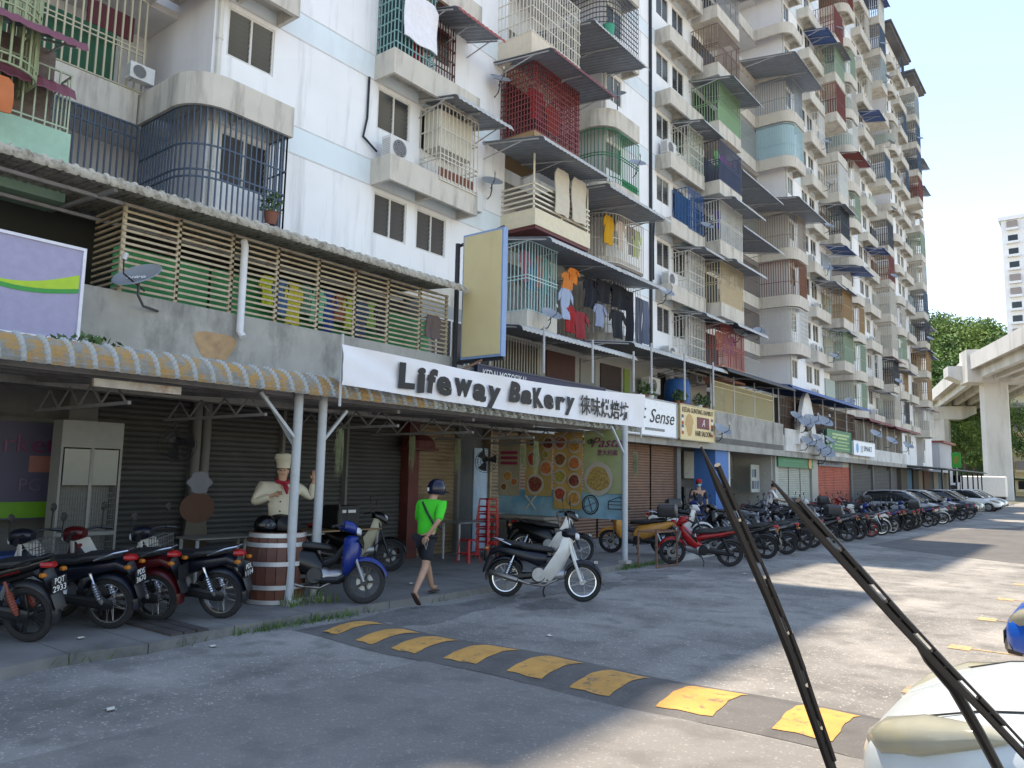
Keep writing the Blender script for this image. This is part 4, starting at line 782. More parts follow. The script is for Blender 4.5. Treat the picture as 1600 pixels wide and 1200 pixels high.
# cloth banner
bn = thing('cloth_banner', 'white cloth banner with bold black letters tied above the awning edge', 'banner', (-8.2, 11, 3.0))
def bf(u, v): 
    y = 6.75 + 8.6 * u; zt = 3.6 + .12 * u - .1 * math.sin(math.pi * u); zb = 3.04 - .06 * u - .04 * math.sin(math.pi * u)
    return (-8.2 + .02 * math.sin(u * 23 + v * 4) + .012 * math.sin(v * 11 + u * 40) * (1 - u), y, zb + (zt - zb) * v)
MB().shell(bf, 70, 8, (-.006, 0, 0)).build('cloth', mat('banner_cloth', (.72, .72, .74), .8, .03, 3.), bn, True)
rl = random.Random(3)
for word, ya, wd, sz in (('Lifeway', 7.72, 2.45, .5), ('BaKery', 10.36, 2.1, .44)):
    adv = [(.62 if c in 'if' else 1.25 if c == 'w' else 1.) for c in word]; tot = sum(adv); yy = ya
    for c, a in zip(word, adv):
        w_ = wd * a / tot; text(c, sz * rl.uniform(.96, 1.1), (-8.165, yy + w_ / 2, 3.27 + rl.uniform(-.025, .025)), (R(90), R(rl.uniform(-7, 7)), R(90)), letter_dark, bn, w=w_ * .9, bold=.024, name='letter', shear=rl.uniform(-.1, .15)); yy += w_
text('徕味烘焙坊', .42, (-8.165, 13.62, 3.24), STREET, letter_dark, bn, w=1.9, bold=.004)
for yy in (6.78, 15.3): MB().tube([(-8.26, yy, 2.75), (-8.26, yy, 3.75)], .02, 6).build('tie_pole', steel_m, bn)

# ------------------------------------------------------------------ motorcycles
red_lens = mat('red_lens', (.35, .012, .012), .2, .1, 6.); amber_m = mat('amber_lens', (.5, .16, .02), .25, .1, 6.); lens_m = mat('clear_lens', (.55, .57, .6), .1, .05, 6.)
plate_m = paint((22, 22, 25), .5); plate_txt = paint((225, 225, 220), .5)
K = dict(world=False)
_mm = {}
def shared(key, fn, m, smooth=True):
    k = (key, m.name if m else None)
    if k not in _mm: _mm[k] = fn().mesh(key.split('|')[0], m, smooth)
    return _mm[k]
WR = .285
def tyre(): return MB().lathe([(.245 + .042 * math.cos(t), .034 * math.sin(t)) for t in (i * math.pi / 4 for i in range(8))], (0, 0, 0), 'y', 28, True)
def rim(): return MB().lathe([(.2, -.028), (.215, -.03), (.215, .03), (.2, .028)], (0, 0, 0), 'y', 28, True)
def spokes_wire():
    mb = MB().lathe([(.045, -.05), (.05, -.045), (.05, .045), (.045, .05), (.001, .05)], (0, 0, 0), 'y', 14)
    for i in range(18):
        a = i * math.pi / 9; s = .03 * (1 if i % 2 else -1); mb.beam((.045 * math.cos(a), s, .045 * math.sin(a)), (.205 * math.cos(a + .35 * (1 if i % 4 < 2 else -1)), 0, .205 * math.sin(a + .35 * (1 if i % 4 < 2 else -1))), .005)
    return mb
def spokes_alloy():
    mb = MB().lathe([(.05, -.045), (.055, 0), (.05, .045), (.001, .045)], (0, 0, 0), 'y', 12)
    for i in range(5):
        a = i * 2 * math.pi / 5
        for d in (-.12, .12): mb.beam((.05 * math.cos(a), 0, .05 * math.sin(a)), (.206 * math.cos(a + d), 0, .206 * math.sin(a + d)), .022, .02)
    return mb
def disc(): return MB().lathe([(.055, 0), (.115, 0), (.115, .005), (.055, .005)], (0, .045, 0), 'y', 24, True)
def arc_sheet(r, w, a0, a1, cx, cz, t=.012):
    return MB().shell(lambda u, v: (cx + (r - .02 * abs(v - .5) ** 2 * 4) * math.cos(R(a0 + (a1 - a0) * u)), (v - .5) * w, cz + (r - .05 * (2 * abs(v - .5)) ** 3) * math.sin(R(a0 + (a1 - a0) * u))), 12, 6, (0, 0, t))
def moto(style, main, accent, wheel='alloy', rimm=None, plate=None, box=None, basket=False, shield=None, front_plate=None, seatm=None, rearm=None):
    t = thing('motorcycle', '', 'motorcycle'); rimm = rimm or black_m
    L_ = lambda nm, fn, m, loc=(0, 0, 0), par=None, sm=True, rot=None: link(nm.split('|')[0], shared(nm, fn, m, sm), par or t, loc, rot, **K)
    for x in (.62, -.6):
        w = L_('wheel', tyre, rubber_m, (x, 0, WR)); L_('rim', rim, rimm if wheel == 'alloy' else chrome_m, par=w)
        L_('spokes|' + wheel, spokes_wire if wheel == 'wire' else spokes_alloy, (alu_m if wheel == 'wire' else rimm), par=w)
        if wheel == 'alloy' and x > 0: L_('brake_disc', disc, mat('disc_steel', (.35, .34, .32), .45, .1, 9., metal=.7), par=w)
    def fork():
        mb = MB()
        for s in (-.075, .075): mb.tube([(.62, s, WR), (.5, s, .58), (.4, s, .86)], [.024, .024, .018], 8)
        return mb.beam((.4, -.09, .84), (.4, .09, .84), .03).beam((.5, -.09, .58), (.5, .09, .58), .03)
    L_('fork', fork, alu_m if style != 'cub' else main)
    L_('front_fender', lambda: arc_sheet(.325, .13, 12 if style != 'cub' else -5, 150, .62, WR), main if style != 'cub' else accent)
    L_('engine', lambda: MB().loft([(-.16, 0, .36, .09, .1), (-.1, 0, .36, .14, .13), (.1, 0, .35, .14, .12), (.14, 0, .35, .1, .1), (.32, 0, .38, .075, .075), (.34, 0, .38, .06, .06)], 12), alu_m)
    L_('engine_cover', lambda: MB().lathe([(.1, -.165), (.11, -.15), (.11, .15), (.1, .165), (.001, .17)], (-.03, 0, .36), 'y', 16), alu_m if style == 'cub' else black_m)
    L_('swingarm', lambda: MB().beam((-.1, .1, .36), (-.6, .085, WR), .035, .05).beam((-.1, -.1, .36), (-.6, -.085, WR), .035, .05).beam((-.1, -.1, .36), (-.1, .1, .36), .04), black_m)
    L_('chain_case', lambda: MB().loft([(-.68, .09, .29, .012, .05), (-.55, .09, .3, .014, .065), (-.1, .1, .35, .014, .05), (-.02, .1, .36, .012, .03)], 8), black_m)
    L_('exhaust', lambda: MB().tube([(.25, -.1, .3), (.05, -.13, .2), (-.2, -.15, .22), (-.35, -.155, .26), (-.36, -.155, .26), (-.8, -.17, .36), (-.82, -.17, .365)], [.018, .018, .02, .025, .042, .045, .03], 10), mat('exhaust_steel', (.28, .26, .24), .35, .2, 5., metal=.9))
    for s in (-1, 1): L_('shock_absorber', lambda: MB().lathe([(.016, 0), (.03, .05)] + [(.03 + .006 * (i % 2), .05 + i * .014) for i in range(14)] + [(.016, .26), (.016, .36)], (0, 0, 0), 'z', 8), mat('shock_red', (.22, .05, .03), .5) if plate and style == 'under' else (black_m if style == 'under' else chrome_m), (-.58, s * .115, .3), rot=(0, R(22), 0))
    L_('frame', lambda: MB().tube([(.38, 0, .8), (.2, 0, .58), (0, 0, .5), (-.2, 0, .58), (-.7, 0, .72)], [.045, .05, .05, .05, .04], 8).beam((0, 0, .5), (0, 0, .3), .06).beam((-.2, -.14, .22), (-.02, -.2, .24), .02).beam((.05, -.25, .24), (.05, .25, .24), .022).tube([(.02, .1, .25), (-.04, .17, .1), (-.02, .22, .015)], .012, 6), black_m)
    L_('seat', lambda: MB().loft([(.16, 0, .72, .06, .02), (.12, 0, .735, .09, .045), (-.1, 0, .755, .13, .055), (-.3, 0, .765, .14, .05), (-.36, 0, .79, .14, .055), (-.62, 0, .815, .12, .05), (-.7, 0, .82, .09, .03)], 14), seatm or mat('black_seat', (.016, .016, .017), .55, .2, 12., bump=.1))
    if style == 'cub':
        L_('side_cover', lambda: MB().loft([(.06, 0, .6, .07, .09), (-.1, 0, .6, .125, .12), (-.4, 0, .66, .13, .08), (-.72, 0, .72, .1, .06), (-.86, 0, .66, .07, .05)], 12), accent)
        L_('body_cover', lambda: MB().loft([(.42, 0, .84, .05, .06), (.3, 0, .66, .06, .08), (.12, 0, .56, .065, .09), (.02, 0, .57, .06, .08)], 10), accent)
        def shl():
            def fn(u, v):
                a = (v - .5) * 2; zz = .93 - .68 * u; x = .43 - .06 * u - .27 * max(0, u - .25) ** 1.1
                return (x + .02 - (.12 + .12 * u) * abs(a) ** 2.2, a * (.13 + .10 * math.sin(min(1, u * 1.7) * math.pi / 2)) * (1 - .35 * max(0, u - .75) / .25), zz)
            return MB().shell(fn, 14, 10, (-.012, 0, 0))
        L_('leg_shield', shl, shield or main)
        L_('headlight_cowl', lambda: MB().loft([(.28, 0, 1.0, .05, .05), (.34, 0, 1.0, .085, .075), (.44, 0, .99, .095, .09), (.5, 0, .98, .085, .085)], 14), accent)
        L_('rear_fender', lambda: arc_sheet(.335, .16, 25, 190, -.6, WR), accent)
    elif style == 'scoot':
        L_('body_cover', lambda: MB().loft([(.06, 0, .42, .14, .13), (-.05, 0, .5, .17, .2), (-.35, 0, .58, .18, .17), (-.68, 0, .7, .13, .1), (-.86, 0, .76, .06, .05)], 14), rearm or main)
        L_('floor_board', lambda: MB().loft([(.36, 0, .36, .1, .07), (.28, 0, .3, .16, .05), (0, 0, .3, .17, .06), (-.1, 0, .36, .15, .08)], 12), black_m)
        L_('leg_shield', lambda: MB().loft([(.56, 0, .74, .02, .08), (.52, 0, .72, .13, .16), (.44, 0, .66, .2, .25), (.36, 0, .62, .19, .28), (.33, 0, .62, .16, .26)], 16), main)
        L_('front_trim', lambda: MB().loft([(.53, 0, .84, .16, .03), (.57, 0, .8, .05, .07), (.59, 0, .76, .02, .05)], 12), accent)
        L_('headlight_cowl', lambda: MB().loft([(.26, 0, 1.02, .08, .05), (.34, 0, 1.03, .15, .08), (.44, 0, 1.0, .12, .08), (.49, 0, .97, .06, .05)], 14), main)
        L_('rear_fender', lambda: arc_sheet(.33, .15, 40, 185, -.6, WR), black_m)
    else:
        L_('front_fairing', lambda: MB().loft([(.48, 0, .82, .05, .06), (.42, 0, .76, .12, .14), (.3, 0, .63, .16, .18), (.14, 0, .5, .14, .14), (.0, 0, .44, .09, .07)], 14), main)
        L_('fairing_trim', lambda: MB().loft([(.36, 0, .8, .14, .03), (.22, 0, .66, .168, .05), (.1, 0, .54, .15, .05)], 10), accent)
        L_('tail_cover', lambda: MB().loft([(.1, 0, .6, .06, .06), (-.05, 0, .64, .12, .08), (-.4, 0, .7, .14, .06), (-.7, 0, .78, .09, .05), (-.88, 0, .84, .035, .03)], 12), main)
        L_('side_panel', lambda: MB().loft([(-.02, 0, .6, .11, .04), (-.3, 0, .66, .15, .03), (-.6, 0, .74, .12, .02)], 8), accent)
        L_('headlight_cowl', lambda: MB().loft([(.26, 0, 1.0, .06, .04), (.34, 0, 1.0, .14, .07), (.46, 0, .96, .13, .09), (.54, 0, .9, .07, .06)], 14), main)
        L_('rear_fender', lambda: arc_sheet(.34, .13, 60, 195, -.6, WR), black_m)
    L_('headlight', lambda: MB().loft([(.49, 0, .96, .075, .055), (.53, 0, .95, .07, .05), (.545, 0, .945, .04, .03)], 12), lens_m)
    L_('handlebar', lambda: MB().tube([(.24, .36, 1.0), (.3, .22, 1.03), (.35, .06, 1.02), (.35, -.06, 1.02), (.3, -.22, 1.03), (.24, -.36, 1.0)], .014, 8).tube([(.2, .38, .99), (.27, .27, 1.02)], .02, 8).tube([(.2, -.38, .99), (.27, -.27, 1.02)], .02, 8), black_m)
    for s in (-1, 1):
        mr = L_('mirror', lambda: MB().lathe([(.001, -.012), (.045, -.01), (.05, 0), (.045, .006), (.001, .008)], (0, 0, 0), 'x', 14), black_m, (.28, s * .34, 1.26)); L_('mirror_stalk', lambda: MB().tube([(0, 0, -.02), (.02, 0, -.12), (.03, 0, -.24)], .007, 6), black_m, par=mr)
    tl = L_('tail_light', lambda: MB().loft([(-.8, 0, .8, .075, .035), (-.87, 0, .795, .065, .035), (-.91, 0, .79, .035, .02)], 12), red_lens)
    for s in (-1, 1): L_('turn_signal', lambda: MB().loft([(-.86, 0, .72, .02, .02), (-.9, 0, .72, .03, .025), (-.92, 0, .72, .015, .015)], 8), amber_m, (0, s * .14, 0), tl)
    L_('mudflap', lambda: MB().loft([(-.84, 0, .7, .09, .06), (-.92, 0, .52, .085, .012), (-.97, 0, .36, .075, .012)], 8), black_m)
    np = L_('number_plate', lambda: MB().cbox((-.952, 0, .6), (.008, .2, .16)), plate_m, sm=False)
    if plate:
        for i, s_ in enumerate(plate.split()): text(s_, .085, (-.958, 0, .64 - i * .078), REAR, plate_txt, np, w=.045 * len(s_), ext=.001, world=False)
    if front_plate:
        fp = L_('front_plate', lambda: MB().cbox((.93, 0, .5), (.006, .3, .06)).move(Matrix.Translation((-.12, 0, .08))), plate_m, sm=False); text(front_plate, .06, (.816, 0, .58), (R(90), 0, R(90)), plate_txt, fp, w=.26, ext=.001, world=False)
    L_('grab_rail', lambda: MB().tube([(-.5, .13, .78), (-.72, .12, .86), (-.84, .06, .88), (-.84, -.06, .88), (-.72, -.12, .86), (-.5, -.13, .78)], .012, 6), chrome_m if style == 'cub' else black_m)
    if box: L_('top_box', lambda: MB().loft([(-.5, 0, 1.02, .16, .12), (-.54, 0, 1.04, .2, .15), (-.9, 0, 1.04, .21, .15), (-.94, 0, 1.02, .17, .12)], 14, 4), box)
    if basket:
        def bsk():
            mb = MB()
            for z in (.62, .7, .78, .86): mb.tube([(.3, -.15, z), (.42, -.15, z), (.42, .15, z), (.3, .15, z), (.3, -.15, z)], .005, 4)
            for y in (-.15, -.1, -.05, 0, .05, .1, .15): mb.beam((.42, y, .6), (.42, y, .88), .006); mb.beam((.3, y, .6), (.3, y, .88), .006)
            return mb
        L_('wire_basket', bsk, mat('basket_wire', (.1, .1, .1), .5), (-.2, 0, .1))
    return t
ALLB = {}
def bike(proto, x, y, ang, label, z=.1, lean=-8, group='parked motorcycles'):
    """x, y: ground point of the middle of the machine; ang: heading in degrees"""
    o = proto
    if proto.get('placed'): o = copy_tree(proto, TREE)
    proto['placed'] = 1
    o.location = (x, y, z); o.rotation_euler = (R(lean), 0, R(ang)); tag(o, label, 'motorcycle', group); return o
whitep = paint((205, 203, 196), .35); navy = paint((22, 25, 36), .35); redp = paint((150, 22, 26), .3); bluep = paint((18, 44, 112), .3); blackp = paint((16, 16, 18), .3); silver = paint((120, 120, 124), .3); goldp = paint((200, 140, 70), .35); greyp = paint((70, 74, 82), .3); orp = paint((190, 70, 30), .3)
P = dict(
    a=moto('under', blackp, redp, 'alloy', plate='PQT 2933'), b=moto('cub', whitep, navy, 'wire', plate='PDS 3670', basket=True, shield=whitep), c=moto('cub', paint((105, 20, 24), .35), paint((70, 16, 20), .35), 'wire', shield=whitep),
    d=moto('cub', whitep, navy, 'wire', plate='PDL 1114', basket=True, shield=whitep), e=moto('scoot', bluep, blackp, 'alloy', rearm=blackp), f=moto('cub', blackp, blackp, 'alloy', shield=paint((170, 165, 140), .4)),
    g=moto('cub', whitep, navy, 'wire', front_plate='PFD 7538', shield=whitep), h=moto('cub', navy, blackp, 'wire', front_plate='PKX 5207', shield=whitep), i=moto('scoot', goldp, blackp, 'alloy', box=mat('black_box', (.03, .03, .032), .4)),
    j=moto('under', redp, blackp, 'alloy'), k=moto('under', blackp, silver, 'alloy'), l=moto('under', navy, greyp, 'alloy', box=mat('black_box')), m=moto('under', silver, blackp, 'alloy', rimm=paint((170, 50, 35), .4)), n=moto('scoot', blackp, greyp, 'alloy', box=mat('black_box')), q=moto('under', greyp, paint((190, 188, 180), .35), 'alloy'), r=moto('under', bluep, blackp, 'alloy', rimm=alu_m), p=moto('cub', greyp, whitep, 'wire', shield=whitep))
TREE = tree_of(None)
H0 = -147; c_, s_ = math.cos(R(H0)), math.sin(R(H0))
def rear(proto, x, y, ang, label, z=.1, lean=-8, **k): return bike(proto, x + .6 * math.cos(R(ang)), y + .6 * math.sin(R(ang)), ang, label, z, lean, **k)
rear(P['a'], -8.72, 3.34, -150, 'black underbone motorcycle with plate PQT 2933 parked on the apron'); rear(P['b'], -8.82, 4.19, -146, 'motorcycle with white leg shield, wire basket and plate PDS 3670'); rear(P['c'], -8.85, 4.72, -150, 'red motorcycle squeezed between the two with white leg shields'); rear(P['d'], -8.5, 5.34, -150, 'motorcycle with white leg shield, wire basket and plate PDL 1114 by the barrel')
bike(P['e'], -8.11 - .62 * .75, 7.21 - .62 * .66, 41, 'blue scooter behind the awning posts, front wheel turned to the street'); bike(P['f'], -10.41 - .62 * .8, 9.83 - .62 * .6, 38, 'black motorcycle with a beige leg shield in front of the grey shutter')
bike(P['g'], -6.98, 9.8, 20.3, 'old white and navy cub motorcycle parked alone on the road', z=0, lean=-6); bike(P['h'], -8.7 - .58, 13.3, 20, 'dark cub motorcycle behind the white and navy one')
bike(P['i'], -8.9, 16.3, 200, 'gold scooter with a black top box beside the awning post'); bike(P['j'], -7.18, 16.02, 210, 'red and black underbone motorcycle parked by the rusty frame', z=0)
lab = {'k': 'black underbone motorcycle', 'l': 'navy underbone motorcycle with a top box', 'm': 'silver underbone motorcycle with red wheels', 'n': 'black scooter with a top box', 'j': 'red and black underbone motorcycle', 'p': 'grey cub motorcycle', 'q': 'grey and white underbone motorcycle', 'r': 'blue underbone motorcycle with bare alloy wheels', 'e': 'blue scooter', 'i': 'gold scooter with a top box'}
for i, (kk, y) in enumerate((('k', 18.6), ('q', 20.1), ('l', 21.5), ('k', 22.7), ('n', 24.2), ('q', 26.0), ('k', 27.3), ('m', 28.8), ('p', 30.2), ('r', 31.6), ('k', 32.8), ('q', 33.9), ('n', 35.2), ('k', 36.4), ('r', 37.6), ('k', 39.2), ('p', 41), ('q', 43.5), ('k', 46.5), ('r', 49.3))):
    rear(P[kk], -6.75 + .015 * max(0, y - 25) + random.uniform(-.12, .12), y, 203 + random.uniform(-16, 16), lab[kk] + ', %s in the kerb row after the rusty frame' % ORD[i + 1], z=0, lean=random.uniform(-12, -3), group='motorcycles in the kerb row')
for i, (kk, x, y, a) in enumerate((('e', -10.6, 22.6, 60), ('p', -9.4, 19.6, 30), ('n', -9.6, 21.3, 40), ('k', -10.2, 24.6, 50), ('m', -9.8, 26.2, 35), ('l', -9.6, 27.6, 215), ('k', -10.4, 29.0, 40), ('p', -9.8, 30.6, 30), ('n', -10, 32.3, 210), ('k', -9.9, 34, 40), ('j', -10, 36, 35), ('l', -9.8, 38.2, 215), ('k', -10, 40.2, 30))):
    bike(P[kk], x, y, a, lab[kk] + ', %s in the back row from the brown shutters' % ORD[i + 1], group='motorcycles in the back row')

# ------------------------------------------------------------------ figures: a skinned skeleton gives one continuous surface
def skin(name, J, E_, m, parent, sub=2):
    me = bpy.data.meshes.new(name); names = list(J); idx = {n: i for i, n in enumerate(names)}
    me.from_pydata([J[n][0] for n in names], [(idx[a], idx[b]) for a, b in E_], [])
    o = bpy.data.objects.new(name, me); COL.objects.link(o); md = o.modifiers.new('s', 'SKIN'); md.use_smooth_shade = True
    for n in names:
        r = J[n][1]; v = me.skin_vertices[0].data[idx[n]]; v.radius = r if isinstance(r, tuple) else (r, r); v.use_root = n == names[0]
    o.modifiers.new('d', 'SUBSURF').levels = sub
    dg = bpy.context.evaluated_depsgraph_get(); out = bpy.data.meshes.new_from_object(o.evaluated_get(dg)); bpy.data.objects.remove(o); bpy.data.meshes.remove(me)
    out.materials.clear(); out.materials.append(m); out.polygons.foreach_set('use_smooth', [True] * len(out.polygons))
    return link(name, out, parent, world=False)
def hand(J, E_, w, d, side, curl=.5):
    """palm and five fingers grown from the wrist w along d"""
    d = Vector(d).normalized(); a = d.cross(Vector((side, 0, .3))).normalized(); b = d.cross(a); w = Vector(w); n = 'h%d' % side
    J[n + 'p'] = (w + d * .07, (.02, .036)); E_.append(('wr%d' % side, n + 'p'))
    for i, (off, ln) in enumerate(((-.03, .062), (-.01, .075), (.011, .07), (.031, .055))):
        k1 = w + d * .095 + a * off; k2 = k1 + d * ln * .55 + b * .02 * curl; k3 = k2 + d * ln * .4 + b * .04 * curl
        J[n + 'a%d' % i] = (k1, .0105); J[n + 'b%d' % i] = (k2, .009); J[n + 'c%d' % i] = (k3, .0075); E_ += [(n + 'p', n + 'a%d' % i), (n + 'a%d' % i, n + 'b%d' % i), (n + 'b%d' % i, n + 'c%d' % i)]
    t1 = w + d * .045 - a * .045; t2 = t1 + d * .04 - a * .012 + b * .01; J[n + 't1'] = (t1, .011); J[n + 't2'] = (t2, .009); E_ += [(n + 'p', n + 't1'), (n + 't1', n + 't2')]
def figure(t, pose, skm, top, low, g=1., hair=None, shoes=None, sleeve=.5, leg=.55, collar=None):
    """pose: joint -> position in the figure's own frame (x forward, y left, z up)"""
    p = {k: Vector(v) for k, v in pose.items()}; J = {}; E_ = []
    J['pel'] = (p['pel'], (.13 * g, .105 * g)); J['wa'] = (p['pel'].lerp(p['ch'], .45), (.125 * g, .095 * g)); J['ch'] = (p['ch'], (.15 * g, .11 * g)); J['ne'] = (p['ne'], .052); J['he'] = (p['he'], (.07, .085)); J['to'] = (p['he'] + (p['he'] - p['ne']).normalized() * .1, (.066, .078))
    E_ += [('pel', 'wa'), ('wa', 'ch'), ('ch', 'ne'), ('ne', 'he'), ('he', 'to')]
    for s in (1, -1):
        q = lambda n: p[n + ('l' if s > 0 else 'r')]
        J['sh%d' % s] = (q('sh'), .058 * g); J['el%d' % s] = (q('el'), .041); J['wr%d' % s] = (q('wr'), .028); J['hip%d' % s] = (q('hip'), .088 * g); J['kn%d' % s] = (q('kn'), .058); J['an%d' % s] = (q('an'), .037); J['toe%d' % s] = (q('toe'), (.038, .024)); J['md%d' % s] = (q('kn').lerp(q('an'), .35), .057)
        E_ += [('ch', 'sh%d' % s), ('sh%d' % s, 'el%d' % s), ('el%d' % s, 'wr%d' % s), ('pel', 'hip%d' % s), ('hip%d' % s, 'kn%d' % s), ('kn%d' % s, 'md%d' % s), ('md%d' % s, 'an%d' % s), ('an%d' % s, 'toe%d' % s)]
        hand(J, E_, q('wr'), q('wr') - q('el'), s)
    b = skin('body', J, E_, skm, t)
    f = Vector(p.get('face', (1, 0, 0))).normalized(); hc = p['he'] + (p['he'] - p['ne']).normalized() * .035; r_ = f.cross(Vector((0, 0, 1))).normalized()
    fc = MB().loft([(0, 0, 0, .013, .03), (.018, 0, -.006, .016, .02), (.026, 0, -.012, .01, .01)], 8); Mx = Matrix.Translation(hc + f * .075) @ f.to_track_quat('X', 'Z').to_matrix().to_4x4()
    fc.move(Mx).build('nose', skm, b, True, **K)
    for s in (-1, 1):
        MB().lathe([(.001, -.011), (.011, -.006), (.012, 0), (.001, .008)], tuple(hc + f * .078 + r_ * s * .032 + Vector((0, 0, .02))), 'z', 8).build('eye', mat('eye_dark', (.03, .02, .02), .3), b, True, **K); MB().loft([(-.02, 0, 0, .008, .03), (.02, 0, 0, .008, .025)], 8).move(Matrix.Translation(hc + r_ * s * .075) @ f.to_track_quat('X', 'Z').to_matrix().to_4x4()).build('ear', skm, b, True, **K)
    MB().cbox((0, 0, 0), (.01, .045, .01)).move(Matrix.Translation(hc + f * .078 - Vector((0, 0, .045))) @ f.to_track_quat('X', 'Z').to_matrix().to_4x4()).build('mouth', mat('lip', (.3, .11, .09), .5), b, True, **K)
    # shirt and trousers a little wider than the body
    T = {k: (J[k][0], tuple(v + .028 for v in (J[k][1] if isinstance(J[k][1], tuple) else (J[k][1],) * 2))) for k in ('pel', 'wa', 'ch')}; TE = [('pel', 'wa'), ('wa', 'ch')]
    T['nk'] = (p['ch'].lerp(p['ne'], .75), .075); TE.append(('ch', 'nk'))
    for s in (1, -1): T['s%d' % s] = (J['sh%d' % s][0], .083 * g); T['e%d' % s] = (J['sh%d' % s][0].lerp(J['el%d' % s][0], sleeve * 2 if sleeve < .5 else 1) if sleeve <= .5 else J['el%d' % s][0], .068); TE += [('ch', 's%d' % s), ('s%d' % s, 'e%d' % s)]
    if sleeve > .5:
        for s in (1, -1): T['w%d' % s] = (J['el%d' % s][0].lerp(J['wr%d' % s][0], .9), .05); TE.append(('e%d' % s, 'w%d' % s))
    T['pel'] = (J['pel'][0] + Vector((0, 0, -.02)), (.165 * g, .135 * g)); skin('shirt', T, TE, top, t)
    Q = {'pel': (J['pel'][0], (.118 * g, .11 * g))}; QE = []
    for s in (1, -1):
        Q['h%d' % s] = (J['hip%d' % s][0], .098 * g); Q['k%d' % s] = (J['hip%d' % s][0].lerp(J['kn%d' % s][0], min(1, leg * 1.7)), .088 * g if leg < .6 else .075); QE += [('pel', 'h%d' % s), ('h%d' % s, 'k%d' % s)]
        if leg > .6: Q['a%d' % s] = (J['kn%d' % s][0].lerp(J['an%d' % s][0], .93), .06); QE.append(('k%d' % s, 'a%d' % s))
    skin('shorts' if leg < .6 else 'trousers', Q, QE, low, t)
    if hair: MB().lathe([(.098, -.01), (.1, .04), (.088, .085), (.05, .118), (.001, .128)], tuple(hc - f * .012), 'z', 16).build('hair', hair, b, True, **K)
    for s in (1, -1):
        a, d = J['an%d' % s][0], J['toe%d' % s][0]; v = (d - a); v.normalize(); dn = Vector((0, 0, -1)); 
        if shoes: MB().loft([(-.07, 0, 0, .035, .012), (0, 0, 0, .042, .013), (.12, 0, 0, .05, .012), (.19, 0, 0, .04, .011)], 10).move(Matrix.Translation(a + Vector((0, 0, -.052))) @ v.to_track_quat('X', 'Z').to_matrix().to_4x4()).build('sandal', shoes, t, True, **K)
    return hc, f, b
# the man in green, striding along the apron
mg = thing('person', 'person in bright green t-shirt and dark shorts striding past the shutters in a helmet', 'person', (-7.9, 8.15, .1), R(104)); mg.scale = (.96, .96, .96)
pose = dict(pel=(0, 0, .88), ch=(.15, 0, 1.3), ne=(.22, 0, 1.47), he=(.27, -.01, 1.56), face=(.75, -.55, -.05), shl=(.15, .19, 1.36), shr=(.13, -.19, 1.36), ell=(.24, .26, 1.1), wrl=(.34, .16, .92), elr=(-.08, -.27, 1.14), wrr=(-.14, -.14, .94),
            hipl=(.02, .09, .84), hipr=(-.02, -.09, .84), knl=(.24, .09, .47), anl=(.4, .08, .09), toel=(.54, .08, .085), knr=(-.12, -.09, .46), anr=(-.42, -.1, .13), toer=(-.32, -.1, .03))
hc, f, b = figure(mg, pose, skin_m, paint((30, 190, 45), .85), paint((26, 28, 36), .85), shoes=paint((70, 50, 45), .7), leg=.5)
hq = f.to_track_quat('X', 'Z').to_matrix().to_4x4()
hl = MB().lathe([(.125, -.09), (.142, -.03), (.14, .04), (.115, .1), (.065, .138), (.001, .15)], (0, 0, 0), 'z', 20).move(Matrix.Translation(hc + Vector((0, 0, .02))) @ hq).build('helmet', paint((20, 24, 46), .25), mg, True, **K); MB().loft([(.1, 0, -.03, .1, .03), (.16, 0, -.04, .09, .02), (.2, 0, -.05, .06, .008)], 12).move(Matrix.Translation(hc + Vector((0, 0, .02))) @ hq).build('visor', black_m, hl, True, **K); MB().cbox((-.14, 0, 0), (.01, .05, .05)).move(Matrix.Translation(hc + Vector((0, 0, .0))) @ hq).build('sticker', white_m, hl, **K)
MB().tube([(.26, .16, 1.42), (.08, .1, 1.4), (-.02, -.02, 1.28), (-.06, -.17, 1.1), (.08, -.24, 1.02)], .018, 6).build('sling_strap', black_m, mg, **K); MB().tube([(-.17, -.12, .9), (-.19, -.11, .8), (-.16, -.12, .72), (-.15, -.13, .8), (-.17, -.12, .9)], .005, 5).build('wrist_strap', paint((150, 150, 140)), mg, **K)
# man with a red cap in the stair entrance
mc = thing('person', 'person with red cap, face mask and dark vest standing beside the stair entrance', 'person', (-10.6, 22.2 + 1.3, .1), R(-50))
stand = dict(pel=(0, 0, .92), ch=(0, 0, 1.32), ne=(.0, 0, 1.5), he=(.02, 0, 1.59), face=(1, 0, -.05), shl=(0, .2, 1.4), shr=(0, -.2, 1.4), ell=(-.02, .27, 1.12), wrl=(.1, .25, .88), elr=(-.02, -.27, 1.12), wrr=(.08, -.26, .88), hipl=(0, .09, .88), hipr=(0, -.09, .88), knl=(.03, .1, .48), knr=(.03, -.1, .48), anl=(0, .1, .08), anr=(0, -.1, .08), toel=(.14, .12, .04), toer=(.14, -.12, .04))
hc, f, b = figure(mc, stand, skin_m, paint((52, 60, 76), .85), paint((40, 48, 66), .85), shoes=black_m, leg=.9, hair=black_m)
MB().lathe([(.105, .0), (.104, .05), (.08, .1), (.001, .12)], tuple(hc + Vector((0, 0, .04))), 'z', 16).build('cap', paint((150, 30, 32), .8), mc, True, **K); MB().loft([(.07, 0, .045, .08, .008), (.19, 0, .035, .06, .006)], 10).move(Matrix.Translation(hc)).build('cap_peak', paint((150, 30, 32), .8), mc, True, **K); MB().loft([(.055, 0, -.04, .07, .045), (.105, 0, -.04, .05, .04)], 10).move(Matrix.Translation(hc)).build('face_mask', paint((150, 190, 200), .8), mc, True, **K)
